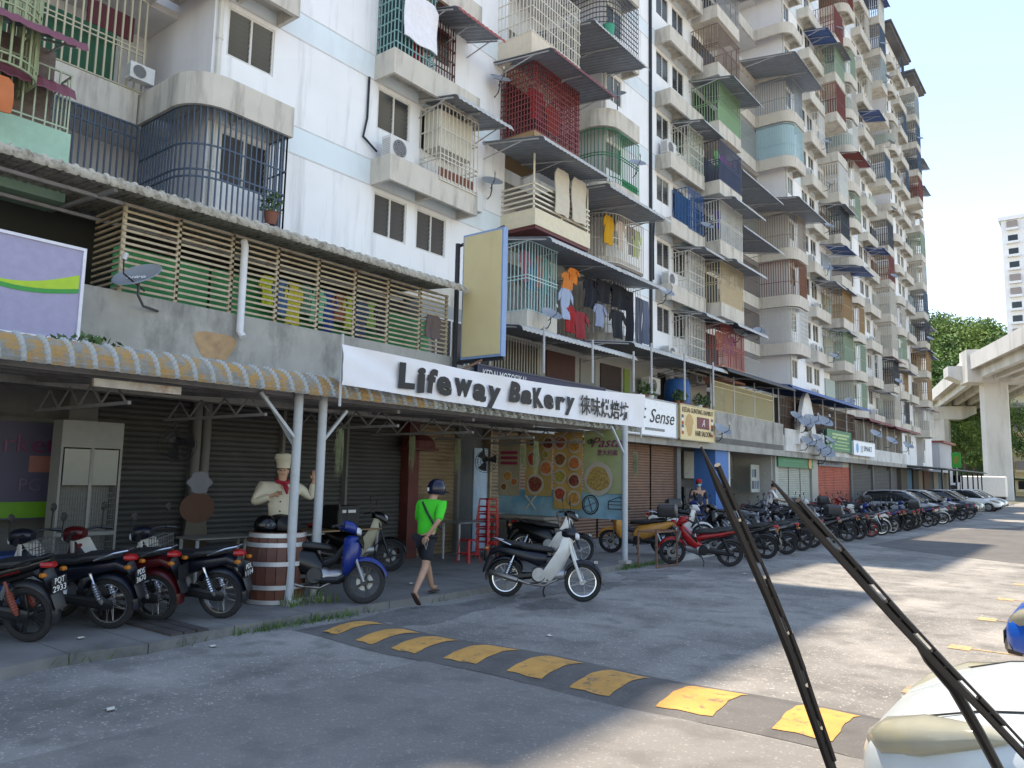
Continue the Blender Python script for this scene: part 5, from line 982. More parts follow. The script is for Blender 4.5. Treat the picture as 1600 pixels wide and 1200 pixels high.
# rider sitting among the motorcycles
ms = thing('person', 'person in a white shirt sitting on a motorcycle in the back row', 'person', (-9.8, 27.9, .1), R(35))
sit = dict(pel=(-.1, 0, .88), ch=(-.02, 0, 1.28), ne=(.05, 0, 1.45), he=(.1, 0, 1.53), face=(.9, 0, -.4), shl=(0, .2, 1.34), shr=(0, -.2, 1.34), ell=(.15, .26, 1.1), wrl=(.38, .22, 1.05), elr=(.15, -.26, 1.1), wrr=(.38, -.22, 1.05), hipl=(-.06, .1, .85), hipr=(-.06, -.1, .85), knl=(.32, .2, .72), knr=(.32, -.2, .72), anl=(.22, .22, .3), anr=(.22, -.22, .3), toel=(.36, .23, .26), toer=(.36, -.23, .26))
figure(ms, sit, skin_m, paint((215, 214, 210), .85), paint((40, 44, 58), .85), shoes=black_m, leg=.9, hair=black_m)

# ------------------------------------------------------------------ bakery front
wood_m = mat('barrel_wood', (.13, .045, .028), .6, .2, 3., stain=(.06, .03, .02), samt=.6, sscale=3, stretch=5); hoop_m = mat('hoop', (.5, .5, .5), .45, .12, 6., metal=.4)
ba = thing('barrel', 'reddish brown wooden barrel with pale hoops standing by the awning post', 'barrel', (-9.12, 6.52, .1)); ba.scale = (1.18, 1.18, 1.02); R0 = lambda h: .31 + .055 * math.sin(math.pi * h / .92)
for i in range(20):
    a0, a1 = 2 * math.pi * i / 20 + .008, 2 * math.pi * (i + 1) / 20 - .008; mb = MB(); rings = []
    for j in range(7):
        h = .92 * j / 6; r = R0(h); rings.append([(r * math.cos(a0), r * math.sin(a0), h), (r * math.cos(a1), r * math.sin(a1), h), ((r - .03) * math.cos(a1), (r - .03) * math.sin(a1), h), ((r - .03) * math.cos(a0), (r - .03) * math.sin(a0), h)])
    mb.rings(rings).build('stave', wood_m, ba, **K)
for h in (.03, .22, .52, .76, .88): MB().lathe([(R0(h) - .004, h - .025), (R0(h) + .008, h - .025), (R0(h + .02) + .008, h + .03), (R0(h) - .004, h + .03)], (0, 0, 0), 'z', 28, True).build('hoop', hoop_m, ba, True, **K)
MB().lathe([(.29, .87), (.29, .89), (.001, .89)], (0, 0, 0), 'z', 24).build('lid', wood_m, ba, **K)
he = thing('helmet', 'black motorcycle helmet resting on the wooden barrel', 'helmet', (-9.17, 6.34, 1.0)); MB().lathe([(.1, 0), (.14, .06), (.15, .13), (.13, .2), (.07, .25), (.001, .265)], (0, 0, 0), 'z', 20).build('shell', paint((14, 14, 16), .25), he, True, **K); MB().loft([(.08, 0, .12, .1, .055), (.145, 0, .12, .075, .045), (.155, 0, .12, .04, .03)], 12).build('visor', paint((60, 64, 70), .15), he, True, **K)
bg_ = tag(MB().loft([(-.2, 0, .1, .1, .08), (-.1, 0, .13, .2, .13), (.12, 0, .12, .2, .12), (.22, 0, .08, .1, .06)], 12).build('black_bag', paint((18, 18, 20), .5), None, True), 'crumpled black bag on top of the wooden barrel', 'bag'); bg_.location = (-9.2, 6.66, 1.0)
# statue of a stout cook
sc = thing('chef_statue', 'painted statue of a stout cook in cream jacket raising one fist behind the barrel', 'statue', (-9.95, 7.13, .1), R(-20))
cream = mat('statue_cream', (.55, .50, .38), .55, .08, 6., stain=(.3, .25, .17), samt=.4); fl_m = mat('statue_skin', (.5, .29, .19), .5)
cp_ = dict(pel=(0, 0, .98), ch=(.02, 0, 1.42), ne=(.02, 0, 1.63), he=(.04, 0, 1.72), face=(.9, -.4, 0), shl=(0, .26, 1.52), shr=(0, -.26, 1.52), ell=(.02, .46, 1.35), wrl=(.1, .46, 1.62), elr=(.05, -.42, 1.28), wrr=(.26, -.2, 1.4), hipl=(0, .11, .9), hipr=(0, -.11, .9), knl=(.02, .13, .5), knr=(.02, -.13, .5), anl=(0, .13, .1), anr=(0, -.13, .1), toel=(.16, .15, .05), toer=(.16, -.15, .05))
hc, f, b = figure(sc, cp_, fl_m, cream, paint((20, 20, 22), .6), g=1.2, shoes=black_m, leg=.9, sleeve=.8)
MB().lathe([(.1, .03), (.102, .1), (.12, .14), (.14, .19), (.12, .24), (.06, .26), (.001, .262)], tuple(hc + Vector((-.01, 0, .02))), 'z', 16).build('cook_hat', cream, sc, True, **K)
MB().shell(lambda u, v: ((.2 + .03 * math.sin(v * 3)) * math.cos(R(-100 + 200 * u)) * 1.02 + .02, (.24 + .02 * v) * math.sin(R(-100 + 200 * u)), 1.0 - .5 * v), 16, 6, (.012, 0, 0)).build('apron', cream, sc, True, **K)
MB().tube([(.09, .09, 1.6), (.14, 0, 1.58), (.09, -.09, 1.6), (-.04, -.06, 1.63), (-.04, .06, 1.63), (.09, .09, 1.6)], .03, 8).tube([(.14, 0, 1.57), (.2, .02, 1.5), (.21, .03, 1.42)], [.03, .035, .015], 8).build('red_scarf', paint((150, 28, 50), .7), sc, True, **K)
for i in range(3):
    for s in (-1, 1): MB().lathe([(.014, 0), (.012, .01), (.001, .012)], (.235 - .005 * i, s * .07, 1.45 - i * .14), 'x', 8).build('button', black_m, sc, True, **K)
MB().box(-.3, .3, -.3, .3, 0, .06).build('plinth', black_m, sc, **K)
# plain cut-out stand (no printed face)
st = thing('cutout_stand', 'round headed cut-out board with a pale grey hat in front of the shutters', 'display board', (-11.2, 6.5, .1))
MB().prism([(6.5 + .29 * math.cos(t), 1.27 + .23 * math.sin(t)) for t in (i * math.pi / 12 for i in range(24))], -11.2, -11.175, 'x').build('tan_disc', paint((84, 58, 47), .8), st); MB().prism([(6.5 + (.19 + .03 * math.cos(6 * t)) * math.cos(t), 1.66 + .17 * math.sin(t)) for t in (i * math.pi / 16 for i in range(32))], -11.172, -11.15, 'x').build('hat_shape', paint((110, 112, 120), .8), st); MB().prism([(6.35, .1), (6.65, .1), (6.7, .8), (6.66, 1.08), (6.34, 1.08), (6.3, .8)], -11.2, -11.176, 'x').build('lower_board', paint((84, 79, 68), .8), st)
# white display cabinet
cb = thing('display_cabinet', 'tall white cabinet with a mesh lower half standing against the grey pier', 'cabinet', (-11.0, 4.75, .1)); cw_ = paint((118, 118, 114), .6)
MB().box(-11.2, -10.9, 4.36, 5.16, 2.12, 2.48).box(-11.2, -11.16, 4.36, 5.16, .1, 2.12).box(-11.16, -10.9, 4.36, 4.39, .1, 2.12).box(-11.16, -10.9, 5.13, 5.16, .1, 2.12).build('carcass', cw_, cb)
MB().box(-10.92, -10.9, 4.41, 4.74, 1.62, 2.1).build('pane', paint((96, 103, 101), .2), cb); MB().box(-10.92, -10.9, 4.78, 5.11, 1.62, 2.1).build('pane', paint((96, 103, 101), .2), cb)
gm = MB()
for i in range(19): gm.box(-10.905, -10.895, 4.4, 5.12, .2 + i * .073, .207 + i * .073)
for i in range(23): gm.box(-10.912, -10.906, 4.4 + i * .032, 4.405 + i * .032, .18, 1.6)
gm.build('wire_mesh', paint((70, 72, 72), .5), cb); MB().box(-11.155, -11.12, 4.4, 5.12, .15, 1.6).build('shelf_back', cw_, cb); MB().box(-10.93, -10.89, 4.39, 5.13, .95, 1.0).box(-10.93, -10.89, 4.74, 4.78, .1, .95).box(-10.93, -10.89, 4.74, 4.78, 1.0, 2.12).build('door_frame', cw_, cb)
# lilac shop window at the far left
lw = thing('shop_poster', 'lilac shop window poster reading market with a lime strip below', 'poster', (-11.6, 3.4, 1.0)); MB().box(-11.66, -11.6, 1.0, 4.66, 1.15, 2.45).build('poster', paint((62, 60, 80), .6), lw); MB().box(-11.598, -11.59, 1.0, 4.6, 1.17, 1.38).build('lime_strip', paint((80, 130, 20), .6), lw); text('market', .34, (-11.585, 4.0, 2.15), STREET, paint((90, 30, 70)), lw, w=1.1); text('PG', .24, (-11.585, 4.28, 1.6), STREET, paint((80, 72, 90)), lw); MB().box(-11.598, -11.59, 4.25, 4.58, 1.78, 2.0).build('small_notice', paint((130, 84, 76)), lw); MB().box(-11.7, -11.58, .98, 4.72, 2.45, 2.52).box(-11.7, -11.58, 4.66, 4.72, .1, 2.45).build('frame', black_m, lw)
bc = tag(MB().box(-11.5, -10.9, 2.6, 4.2, .1, .75).build('blue_crate', paint((35, 70, 130), .5)), 'blue chest below the lilac shop window poster', 'chest')
# tables
def table(x, y, w, d, label, m, z=.76):
    t = thing('table', label, 'table', (x, y, .1)); MB().loft([(-d / 2, 0, z, w / 2 * .96, .012), (-d / 2 + .03, 0, z, w / 2, .016), (d / 2 - .03, 0, z, w / 2, .016), (d / 2, 0, z, w / 2 * .96, .012)], 12, 6).build('table_top', m, t, **K)
    for sx in (-1, 1):
        for sy in (-1, 1): MB().beam((sx * (d / 2 - .08), sy * (w / 2 - .08), 0), (sx * (d / 2 - .08), sy * (w / 2 - .08), z - .01), .035).build('leg', steel_m, t, **K)
pale = paint((130, 126, 118), .5); woodt = mat('table_wood', (.22, .13, .06), .5, .2, 3.)
table(-10.7, 6.6, 1.1, .6, 'pale folding table behind the motorcycles with white leg shields', pale); table(-10.5, 7.6, 1.2, .65, 'pale table beside the cook statue', pale); table(-10.9, 9.0, 1.6, .7, 'brown wooden table in front of the grey shutter', woodt); table(-11.0, 12.7, 1.3, .6, 'steel table in front of the tan shutter', paint((120, 122, 122), .35)); 
db = thing('delivery_box', 'black delivery box with white print on the brown wooden table', 'box', (-10.8, 9.0, .88)); MB().loft([(-.22, 0, .2, .24, .2), (-.2, 0, .2, .25, .21), (.2, 0, .2, .25, .21), (.22, 0, .2, .24, .2)], 12, 6).build('case', paint((18, 18, 20), .6), db, **K); MB().box(.222, .225, -.15, .15, .28, .33).build('print', paint((190, 190, 190)), db, **K)
# stacked red stools
def stool(x, y, z, label):
    t = thing('stool', label, 'stool', (x, y, z), group='red plastic stools'); rp = paint((170, 28, 30), .4)
    MB().loft([(-.14, 0, .45, .12, .01), (-.13, 0, .45, .14, .016), (.13, 0, .45, .14, .016), (.14, 0, .45, .12, .01)], 12, 5).build('seat', rp, t, **K)
    for sx in (-1, 1):
        for sy in (-1, 1): MB().beam((sx * .17, sy * .17, 0), (sx * .125, sy * .125, .44), .045, .025).build('leg', rp, t, **K)
    MB().beam((.155, -.155, .18), (.155, .155, .18), .02).beam((-.155, -.155, .18), (-.155, .155, .18), .02).beam((-.155, .155, .18), (.155, .155, .18), .02).beam((-.155, -.155, .18), (.155, -.155, .18), .02).build('ring', rp, t, **K)
stool(-10.4, 12.0, .1, 'red plastic stool standing singly beside the stacked ones')
for i in range(6): stool(-10.7, 12.95, .1 + i * .16, 'red plastic stool in the tall stack by the chest freezer')
# freezer chest and the side screen with posters
fz = thing('chest_freezer', 'pale grey chest freezer standing under the food posters', 'freezer', (-10.4, 13.9, .1)); MB().loft([(-.75, 0, .4, .3, .4), (-.73, 0, .4, .32, .41), (.73, 0, .4, .32, .41), (.75, 0, .4, .3, .4)], 12, 8).build('cabinet', paint((120, 116, 108), .5), fz, **K); MB().loft([(-.76, 0, .85, .31, .03), (-.74, 0, .85, .33, .04), (.74, 0, .85, .33, .04), (.76, 0, .85, .31, .03)], 12, 8).build('lid', paint((135, 130, 120), .5), fz, **K); MB().box(-.25, -.2, -.36, -.325, .62, .78).build('latch', black_m, fz, **K)
PY_ = 14.3
def poster(name, label, x0, x1, z0, z1, m, y=PY_):
    t = thing(name, label, 'poster', ((x0 + x1) / 2, y, z0)); MB().shell(lambda u, v: (x0 + (x1 - x0) * u, y - .012 * math.sin(u * 7 + v * 3), z0 + (z1 - z0) * v), 8, 8, (0, .006, 0)).build('sheet', m, t, True); return t
food = [(150, 60, 45), (170, 120, 60), (120, 70, 40), (175, 95, 55), (140, 130, 60), (110, 45, 40)]
def plate_(t, x, z, r, c, y=PY_ - .03):
    MB().lathe([(r, 0), (r * 1.0, .006), (r * .85, .004)], (x, y, z), 'y', 20).build('printed_dish', paint((165, 155, 140), .7), t); MB().add([(x + r * .78 * math.cos(a) * (1 + .12 * math.sin(3 * a + x * 9)), y - .006, z + r * .72 * math.sin(a)) for a in (i * math.pi / 9 for i in range(18))], [tuple(range(18))]).build('printed_food', mat('food_%d_%d_%d' % c, tuple((v / 255) ** 2.2 for v in c), .7, .5, 30., stain=(.25, .16, .05), samt=.9, sscale=22), t)
blue_b = poster('counter_banner', 'blue and white counter banner with outline drawings of pizza and sandwich', -11.5, -8.05, .98, 1.56, mat('aqua_banner', (.20, .36, .44), .7, .25, 2., stain=(.04, .22, .38), samt=.9, sscale=1.3), PY_ + .03)
ink = paint((28, 28, 32), .7)
def ring(x, z, r, t, n=24, w=.012): MB().lathe([(r - w, 0), (r + w, 0), (r + w, .004), (r - w, .004)], (x, PY_ - .0, z), 'y', n, True).build('outline_drawing', ink, t)
ring(-8.95, 1.27, .2, blue_b); ring(-8.95, 1.27, .16, blue_b, w=.006)
for a in (20, 110): MB().beam((-8.95 - .16 * math.cos(R(a)), PY_, 1.27 - .16 * math.sin(R(a))), (-8.95 + .16 * math.cos(R(a)), PY_, 1.27 + .16 * math.sin(R(a))), .01).build('outline_drawing', ink, blue_b)
MB().beam((-8.5, PY_, 1.36), (-8.22, PY_, 1.46), .012).beam((-8.22, PY_, 1.46), (-8.1, PY_, 1.36), .012).beam((-8.5, PY_, 1.36), (-8.1, PY_, 1.36), .012).beam((-8.5, PY_, 1.29), (-8.1, PY_, 1.29), .012).beam((-8.5, PY_, 1.2), (-8.1, PY_, 1.2), .014).beam((-8.5, PY_, 1.2), (-8.5, PY_, 1.36), .012).beam((-8.1, PY_, 1.2), (-8.1, PY_, 1.36), .012).build('sandwich_drawing', ink, blue_b); MB().beam((-10.7, PY_, 1.1), (-10.4, PY_, 1.42), .03).beam((-10.4, PY_, 1.1), (-10.7, PY_, 1.42), .03).build('rolling_pin_drawing', paint((180, 176, 165)), blue_b)
pa = poster('food_poster', 'narrow cream poster with maroon lines of print at the inner end of the side screen', -11.5, -10.85, 1.4, 2.78, paint((150, 140, 118), .8), PY_ - .02)
for j in range(3): MB().box(-11.42, -10.92, PY_ - .045, PY_ - .04, 2.36 - j * .12, 2.43 - j * .12).build('line_of_print', paint((140, 50, 75)), pa)
for q in ((-11.2, 1.85, .14, 1), (-11.3, 1.6, .1, 2), (-11.0, 1.72, .1, 3)): plate_(pa, q[0], q[1], q[2], food[q[3]], PY_ - .05)
pbk = poster('food_poster', 'tall yellow poster printed with dishes, hung left of the second dish poster', -10.7, -9.95, 1.42, 2.82, paint((165, 140, 85), .8), PY_ - .02)
for q in ((-10.05, 2.6, .16, 5), (-10.45, 2.25, .2, 0), (-10.1, 2.05, .18, 3), (-10.4, 1.68, .24, 5), (-10.12, 2.35, .1, 4), (-10.5, 2.62, .1, 2)): plate_(pbk, q[0], q[1], q[2], food[q[3]], PY_ - .05)
pc = poster('food_poster', 'tall ochre poster printed with eight plates of food beside the pasta poster', -9.9, -9.15, 1.15, 2.85, paint((172, 138, 78), .8), PY_ - .02)
for i in range(8): plate_(pc, -9.72 + .38 * (i % 2), 2.62 - .38 * (i // 2) - .08 * (i % 2), .17, food[i % 6], PY_ - .05)
pd = poster('pasta_poster', 'pale green poster with script lettering and a large plate of noodles', -9.1, -8.12, 1.52, 2.87, mat('pasta_green', (.30, .32, .16), .8, .1, 2., stain=(.16, .26, .05), samt=.7, sscale=1.5), PY_ - .02)
plate_(pd, -8.72, 1.83, .36, (150, 125, 70), PY_ - .05); text('Pasta', .3, (-8.55, PY_ - .05, 2.6), TOCAM, paint((120, 40, 90)), pd, shear=.4, w=.75); text('意大利面', .14, (-8.5, PY_ - .05, 2.38), TOCAM, paint((120, 40, 90)), pd, w=.5); foliage('printed_leaf', leaves((-8.9, PY_ - .05, 2.62), (.1, .01, .07), 50, .03, 77), leaf_m, pd)
# hanging air plants
moss = mat('air_plant', (.20, .22, .12), .9, .3, 9.)
for i, (x, y, z) in enumerate(((-8.9, 7.33, 2.5), (-10.5, 10.4, 2.62), (-10.5, 11.7, 2.6), (-9.8, 13.0, 2.55), (-8.9, 12.2, 2.55), (-8.9, 16.2, 2.5))):
    t = thing('hanging_air_plant', 'pale tuft of air plant hanging ' + ['beside the second awning post', 'before the dark red post', 'before the tan shutter', 'before the narrow cream poster', 'before the tall yellow poster', 'past the pasta poster'][i], 'plant', (x, y, z), group='air plants hanging under the awning'); rn = random.Random(i); mb = MB()
    for k in range(90):
        a = rn.uniform(0, 6.28); r = rn.uniform(0, .06); l = rn.uniform(.2, .62); z0 = -rn.uniform(0, .25); mb.add([(r * math.cos(a), r * math.sin(a), z0), (r * math.cos(a) + .008, r * math.sin(a) + .006, z0), (r * 1.2 * math.cos(a) + rn.gauss(0, .015), r * 1.2 * math.sin(a) + rn.gauss(0, .015), z0 - l)], [(0, 1, 2)])
    foliage('strands', mb, moss, t).matrix_parent_inverse.identity(); MB().tube([(0, 0, 0), (0, 0, .4)], .004, 5).build('string', black_m, t, **K)
# wall fans
for x, y, z, l in ((-11.3, 6.1, 2.55, 'black wall fan above the cut-out board'), (-11.3, 13.5, 2.5, 'black wall fan over the dark doorway')):
    t = thing('wall_fan', l, 'fan', (x, y, z), rot=(R(12), R(20), R(-30))); mb = MB()
    for r in (.08, .15, .22, .28): mb.lathe([(r - .004, .12), (r + .004, .12), (r + .004, .128), (r - .004, .128)], (0, 0, -.3), 'x', 22, True)
    for i in range(20): a = i * math.pi / 10; mb.beam((.125, .03 * math.cos(a), -.3 + .03 * math.sin(a)), (.125, .28 * math.cos(a), -.3 + .28 * math.sin(a)), .004)
    mb.build('guard', black_m, t, **K); MB().loft([(-.1, 0, -.3, .05, .05), (0, 0, -.3, .075, .075), (.07, 0, -.3, .05, .05)], 12).beam((-.05, 0, -.25), (-.1, 0, .1), .04).build('motor', black_m, t, True, **K)
    for i in range(3): a = i * 2.1; MB().shell(lambda u, v: (.09 + .03 * (v - .5), (.05 + .2 * u) * math.cos(a + (v - .5) * .9), -.3 + (.05 + .2 * u) * math.sin(a + (v - .5) * .9)), 4, 4, (.004, 0, 0)).build('blade', paint((40, 42, 46)), t, True, **K)
# rusty metal frame by the kerb and weeds along the edge
rf_ = thing('rusty_frame', 'low rusty iron frame standing on the kerb beside the red motorcycle', 'frame', (-7.85, 15.2, 0))
for i, (x, y) in enumerate(((-8.0, 14.7), (-7.6, 14.75), (-8.0, 15.5), (-7.55, 15.6))): MB().beam((x, y, 0), (x, y, .75), .03).build('leg', rust_m, rf_)
MB().beam((-8.0, 14.7, .74), (-8.0, 15.5, .74), .03).beam((-7.6, 14.75, .74), (-7.55, 15.6, .74), .03).beam((-8.0, 14.7, .74), (-7.6, 14.75, .74), .03).beam((-8.0, 15.5, .74), (-7.55, 15.6, .74), .03).beam((-7.6, 14.75, .03), (-7.55, 15.6, .03), .03).build('rail', rust_m, rf_)
weed_m = mat('weed_green', (.075, .14, .03), .7, .4, 8.); rn = random.Random(4); mb = MB()
for k in range(1100):
    y = rn.choice([rn.gauss(5.6, .35), rn.gauss(6.5, .35), rn.gauss(3.6, .15), rn.gauss(4.55, .12), rn.gauss(8.6, .12), rn.gauss(15.3, .5), rn.gauss(14.3, .3)]); x = -7.92 + rn.gauss(0, .06) - (.06 if y < 8 else .1); h = rn.uniform(.0, .07); a = rn.uniform(0, 6.28); dx, dy = .008 * math.cos(a), .008 * math.sin(a); mb.add([(x - dx, y - dy, .0), (x + dx, y + dy, .0), (x + rn.gauss(0, .04), y + rn.gauss(0, .04), h + .06)], [(0, 1, 2)])
for yc in (6.46, 6.9): 
    for k in range(60): a = rn.uniform(0, 6.28); x = -8.65 + rn.gauss(0, .1); y = yc + rn.gauss(0, .09); mb.add([(x, y, .1), (x + .01, y + .01, .1), (x + rn.gauss(0, .05), y + rn.gauss(0, .05), .15 + rn.uniform(0, .2))], [(0, 1, 2)])
tag(mb.build('weeds', weed_m), 'green weeds sprouting along the broken pavement edge', 'weeds', kind='stuff')
for i, (x, y) in enumerate(((-8.5, 3.75), (-9.0, 9.0), (-7.6, 4.7), (-5.3, 7.6), (-5.9, 15.2), (-6.2, 3.0))): tag(MB().shell(lambda u, v: ((u - .5) * .1, (v - .5) * .06 + .01 * math.sin(u * 6), .012 * math.sin(u * 5) ** 2), 4, 3, (0, 0, .002)).build('litter', paint((200, 196, 185), .8)), 'small scrap of pale litter on the ground', 'litter', 'scraps of litter').location = (x, y, .105 if x < -8 else .006)

# ------------------------------------------------------------------ cars
def car(name, label, x, y, ang, col, L_=4.0, H=1.5, Wd=1.68, group=None, van=False, plate=None, z=0):
    t = thing(name, label, 'car' if name != 'van' else 'van', (x, y, z), R(ang), group); k = L_ / 4.0; w = Wd / 2; pm_ = paint(col, .22, .03)
    b = lambda v: [(a * k, 0, c, d * w / .84, e) for a, c, d, e in v]
    body = MB().loft(b([(-2.0, .6, .62, .2), (-1.94, .62, .74, .28), (-1.6, .64, .82, .34), (-.6, .62, .84, .36), (.5, .62, .84, .35), (1.05, .61, .83, .34), (1.5, .58, .8, .3), (1.8, .54, .74, .24), (1.96, .5, .64, .18), (2.02, .48, .5, .12)]), 24, 4.2).build('body', pm_, t, True, **K)
    MB().loft(b([(-1.85, .95, .6, .1), (-1.6, 1.08, .68, .3), (-.6, 1.12, .7, H - 1.14), (.25, 1.1, .69, H - 1.13), (.95, .98, .64, .12), (1.15, .9, .6, .05)]), 20, 4).build('glasshouse', glass_m, t, True, **K)
    MB().loft(b([(-1.62, H - .13, .56, .02), (-1.45, H - .06, .6, .04), (-.6, H - .01, .62, .04), (.1, H - .03, .6, .04), (.35, H - .1, .57, .02)]), 16, 4).build('roof', pm_, t, True, **K)
    for s in (-1, 1):
        for xa, xb, za, zb in ((.32, 1.1, H - .09, .93), (-1.55, -1.85, H - .1, .93), (-.35, -.3, H - .07, .93)): MB().beam((xa * k, s * .57 * w / .84, za), (xb * k, s * .71 * w / .84, zb), .05, .06).build('pillar', pm_, t, **K)
        MB().loft([(.9 * k, s * (w + .03), 1.0, .03, .02), (.95 * k, s * (w + .09), 1.02, .09, .07), (1.03 * k, s * (w + .09), 1.02, .07, .05)], 10).build('wing_mirror', pm_, t, True, **K)
        MB().loft([(1.99 * k, s * .50 * w / .84, .62, .05, .03), (1.9 * k, s * .58 * w / .84, .66, .13, .075), (1.72 * k, s * .68 * w / .84, .72, .125, .085), (1.45 * k, s * .76 * w / .84, .79, .06, .04), (1.38 * k, s * .78 * w / .84, .8, .02, .012)], 14).build('headlight', mat('car_headlight', (.30, .30, .24), .08, .15, 4., stain=(.36, .31, .16), samt=.8, sscale=5), t, True, **K)
        MB().tube([(1.05 * k, s * .62 * w / .84, .925), (1.5 * k, s * .62 * w / .84, .855), (1.78 * k, s * .6 * w / .84, .768)], .005, 5).build('bonnet_gap', black_m, t, **K)
        MB().loft([(-1.99 * k, s * .6 * w / .84, .78, .04, .1), (-1.9 * k, s * .68 * w / .84, .8, .1, .13), (-1.75 * k, s * .76 * w / .84, .82, .04, .08)], 10).build('tail_light', red_lens, t, True, **K)
        MB().box(-.1 * k, .1 * k, s * w * .985 - .012, s * w * .985 + .012, .8, .83).box(-1.0 * k, -.8 * k, s * w * .985 - .012, s * w * .985 + .012, .8, .83).build('door_handle', chrome_m, t, **K)
        for a in (1.28, -1.22):
            wl = MB().lathe([(.2, -.1), (.3, -.1), (.315, -.05), (.315, .05), (.3, .1), (.2, .1)], (a * k, s * (w - .09), .315), 'y', 28, True).build('wheel', rubber_m, t, True, **K); rb = MB().lathe([(.2, .0), (.2, s * .09), (.05, s * .1), (.001, s * .1)], (a * k, s * (w - .09), .315), 'y', 24).build('rim', alu_m, wl, True, **K)
            for i in range(5): q = i * 1.2566; MB().beam((a * k + .04 * math.cos(q), s * (w + .02), .315 + .04 * math.sin(q)), (a * k + .18 * math.cos(q), s * (w + .012), .315 + .18 * math.sin(q)), .05, .02).build('spoke', silver, wl, **K)
            MB().lathe([(.36, -.03), (.37, -.03), (.37, .03), (.36, .03)], (a * k, s * (w - .035), .33), 'y', 24, True).build('wheel_arch', black_m, t, **K)
    MB().loft(b([(1.9, .36, .6, .06), (2.01, .37, .56, .07), (2.05, .37, .4, .05)]), 12, 4).build('bumper_grille', black_m, t, True, **K)
    MB().cbox((2.065 * k, 0, .42), (.012, .5, .12)).build('number_plate', plate_m, t, **K)
    MB().tube([(1.2 * k, .0, .965), (1.6 * k, 0, .89), (1.9 * k, 0, .74)], .003, 4).build('bonnet_crease', pm_, t, **K)
    return t
car('car', 'white hatchback with cloudy headlight nosed out of its bay beside the speed hump', 1.02, 4.72, 180, (188, 198, 202), 4.1, 1.55)
car('car', 'bright blue car nosed out of its bay beyond the white hatchback', 1.16, 9.1, 180, (20, 90, 190), 4.0, 1.5)
for x, y, c, l in ((-8.6, 43.6, (150, 152, 156), 'silver car parked just past the kerb row of motorcycles'), (-8.5, 46.6, (28, 30, 36), 'black car parked between the silver cars'), (-8.7, 49.6, (165, 168, 172), 'pale silver car parked beside the black one'), (-8.3, 53.0, (40, 44, 60), 'dark blue car parked before the white hatchbacks'), (-8.6, 57.5, (190, 192, 190), 'light grey car parked before the white hatchbacks'), (-8.2, 64.5, (232, 233, 232), 'white hatchback parked nose to the street near the viaduct'), (-8.4, 69.5, (225, 226, 226), 'second white hatchback parked near the viaduct'), (-4.6, 97, (225, 226, 224), 'white car standing beyond the box lorry')):
    car('car', l, x, y, random.uniform(-6, 6), c, 3.95, 1.5, group='cars parked by the shops')
lo = thing('lorry', 'white box lorry with a plain cargo body standing under the viaduct', 'lorry', (-11.0, 90, 0), R(180))
MB().loft([(-2.7, 0, 1.75, .9, .95), (-2.68, 0, 1.75, .93, 1.0), (1.1, 0, 1.75, .93, 1.0), (1.12, 0, 1.75, .9, .95)], 12, 14).build('cargo_box', paint((222, 222, 218), .5), lo, **K); MB().loft([(1.2, 0, 1.3, .8, .75), (1.3, 0, 1.3, .85, .8), (2.1, 0, 1.25, .85, .75), (2.6, 0, .95, .82, .45), (2.72, 0, .8, .75, .3)], 16, 5).build('cab', paint((215, 216, 214), .4), lo, True, **K)
for s in (-1, 1): MB().box(1.5, 2.15, s * .86 - .01, s * .86 + .01, 1.3, 1.8).build('window', glass_m, lo, **K)
MB().box(-2.6, 2.4, -.35, .35, .5, .72).build('chassis', black_m, lo, **K)
for a in (2.0, -1.7):
    for s in (-1, 1): MB().lathe([(.16, -.1), (.33, -.1), (.36, 0), (.33, .1), (.16, .1)], (a, s * .72, .36), 'y', 24, True).build('wheel', rubber_m, lo, True, **K)
# ------------------------------------------------------------------ the windscreen the picture is taken through: two wipers
wm = mat('wiper_black', (.005, .005, .006), .5, .15, 20.)
cabf = thing('delivery_truck', 'pair of black windscreen wipers halfway up the clear windscreen of a truck', 'vehicle', (-.55, 1.0, 0))
hx = Vector((-.6, .8, 0)); sd = Vector((.8, .6, 0))
def wp(px, py, lift=0.):
    v = ROT @ Vector(((px - 800) / 1200, (600 - py) / 1200, -1)); return CAM + v * ((.95 + lift) / (v.dot(hx) + .62 * v.z))
def wiper(pts, arm, r=.0046):
    bl = MB(); P_ = [wp(*p) for p in pts]
    bl.tube(P_, [r * .3] + [r * 1.25] * (len(P_) - 2) + [r * .8], 6); o = bl.build('wiper_blade', wm, cabf, True)
    n = len(P_); mb = MB()
    pn = Vector((hx.x, hx.y, .62)).normalized(); sdv = (P_[-1] - P_[0]).normalized().cross(pn)
    if sdv.x < 0: sdv = -sdv
    for i in range(1, n - 1): d = (P_[i + 1] - P_[i - 1]).normalized(); mb.tube([P_[i] - d * .035 + sdv * .009, P_[i] + d * .035 + sdv * .009], r * .9, 6); mb.tube([P_[i], P_[i] + sdv * .012], r * .8, 5)
    mb.tube([p + sdv * .011 for p in P_[1:-1]], r * .5, 5); mb.build('blade_bridge', wm, o, True)
    A = [wp(*p, lift=.03) for p in arm]; MB().tube(A, [.002] + [.008] * (len(A) - 2) + [.011], 8).build('wiper_arm', wm, cabf, True)
wiper([(1095, 697), (1125, 765), (1162, 848), (1200, 935), (1235, 1020), (1262, 1100), (1285, 1165), (1310, 1240)], [(1198, 915), (1215, 965), (1240, 1030), (1268, 1110), (1320, 1260), (1345, 1330)])
wiper([(1206, 751), (1262, 815), (1330, 890), (1400, 968), (1470, 1043), (1540, 1115), (1612, 1192), (1650, 1235)], [(1420, 985), (1452, 1030), (1490, 1075), (1530, 1145), (1575, 1230), (1600, 1290)])
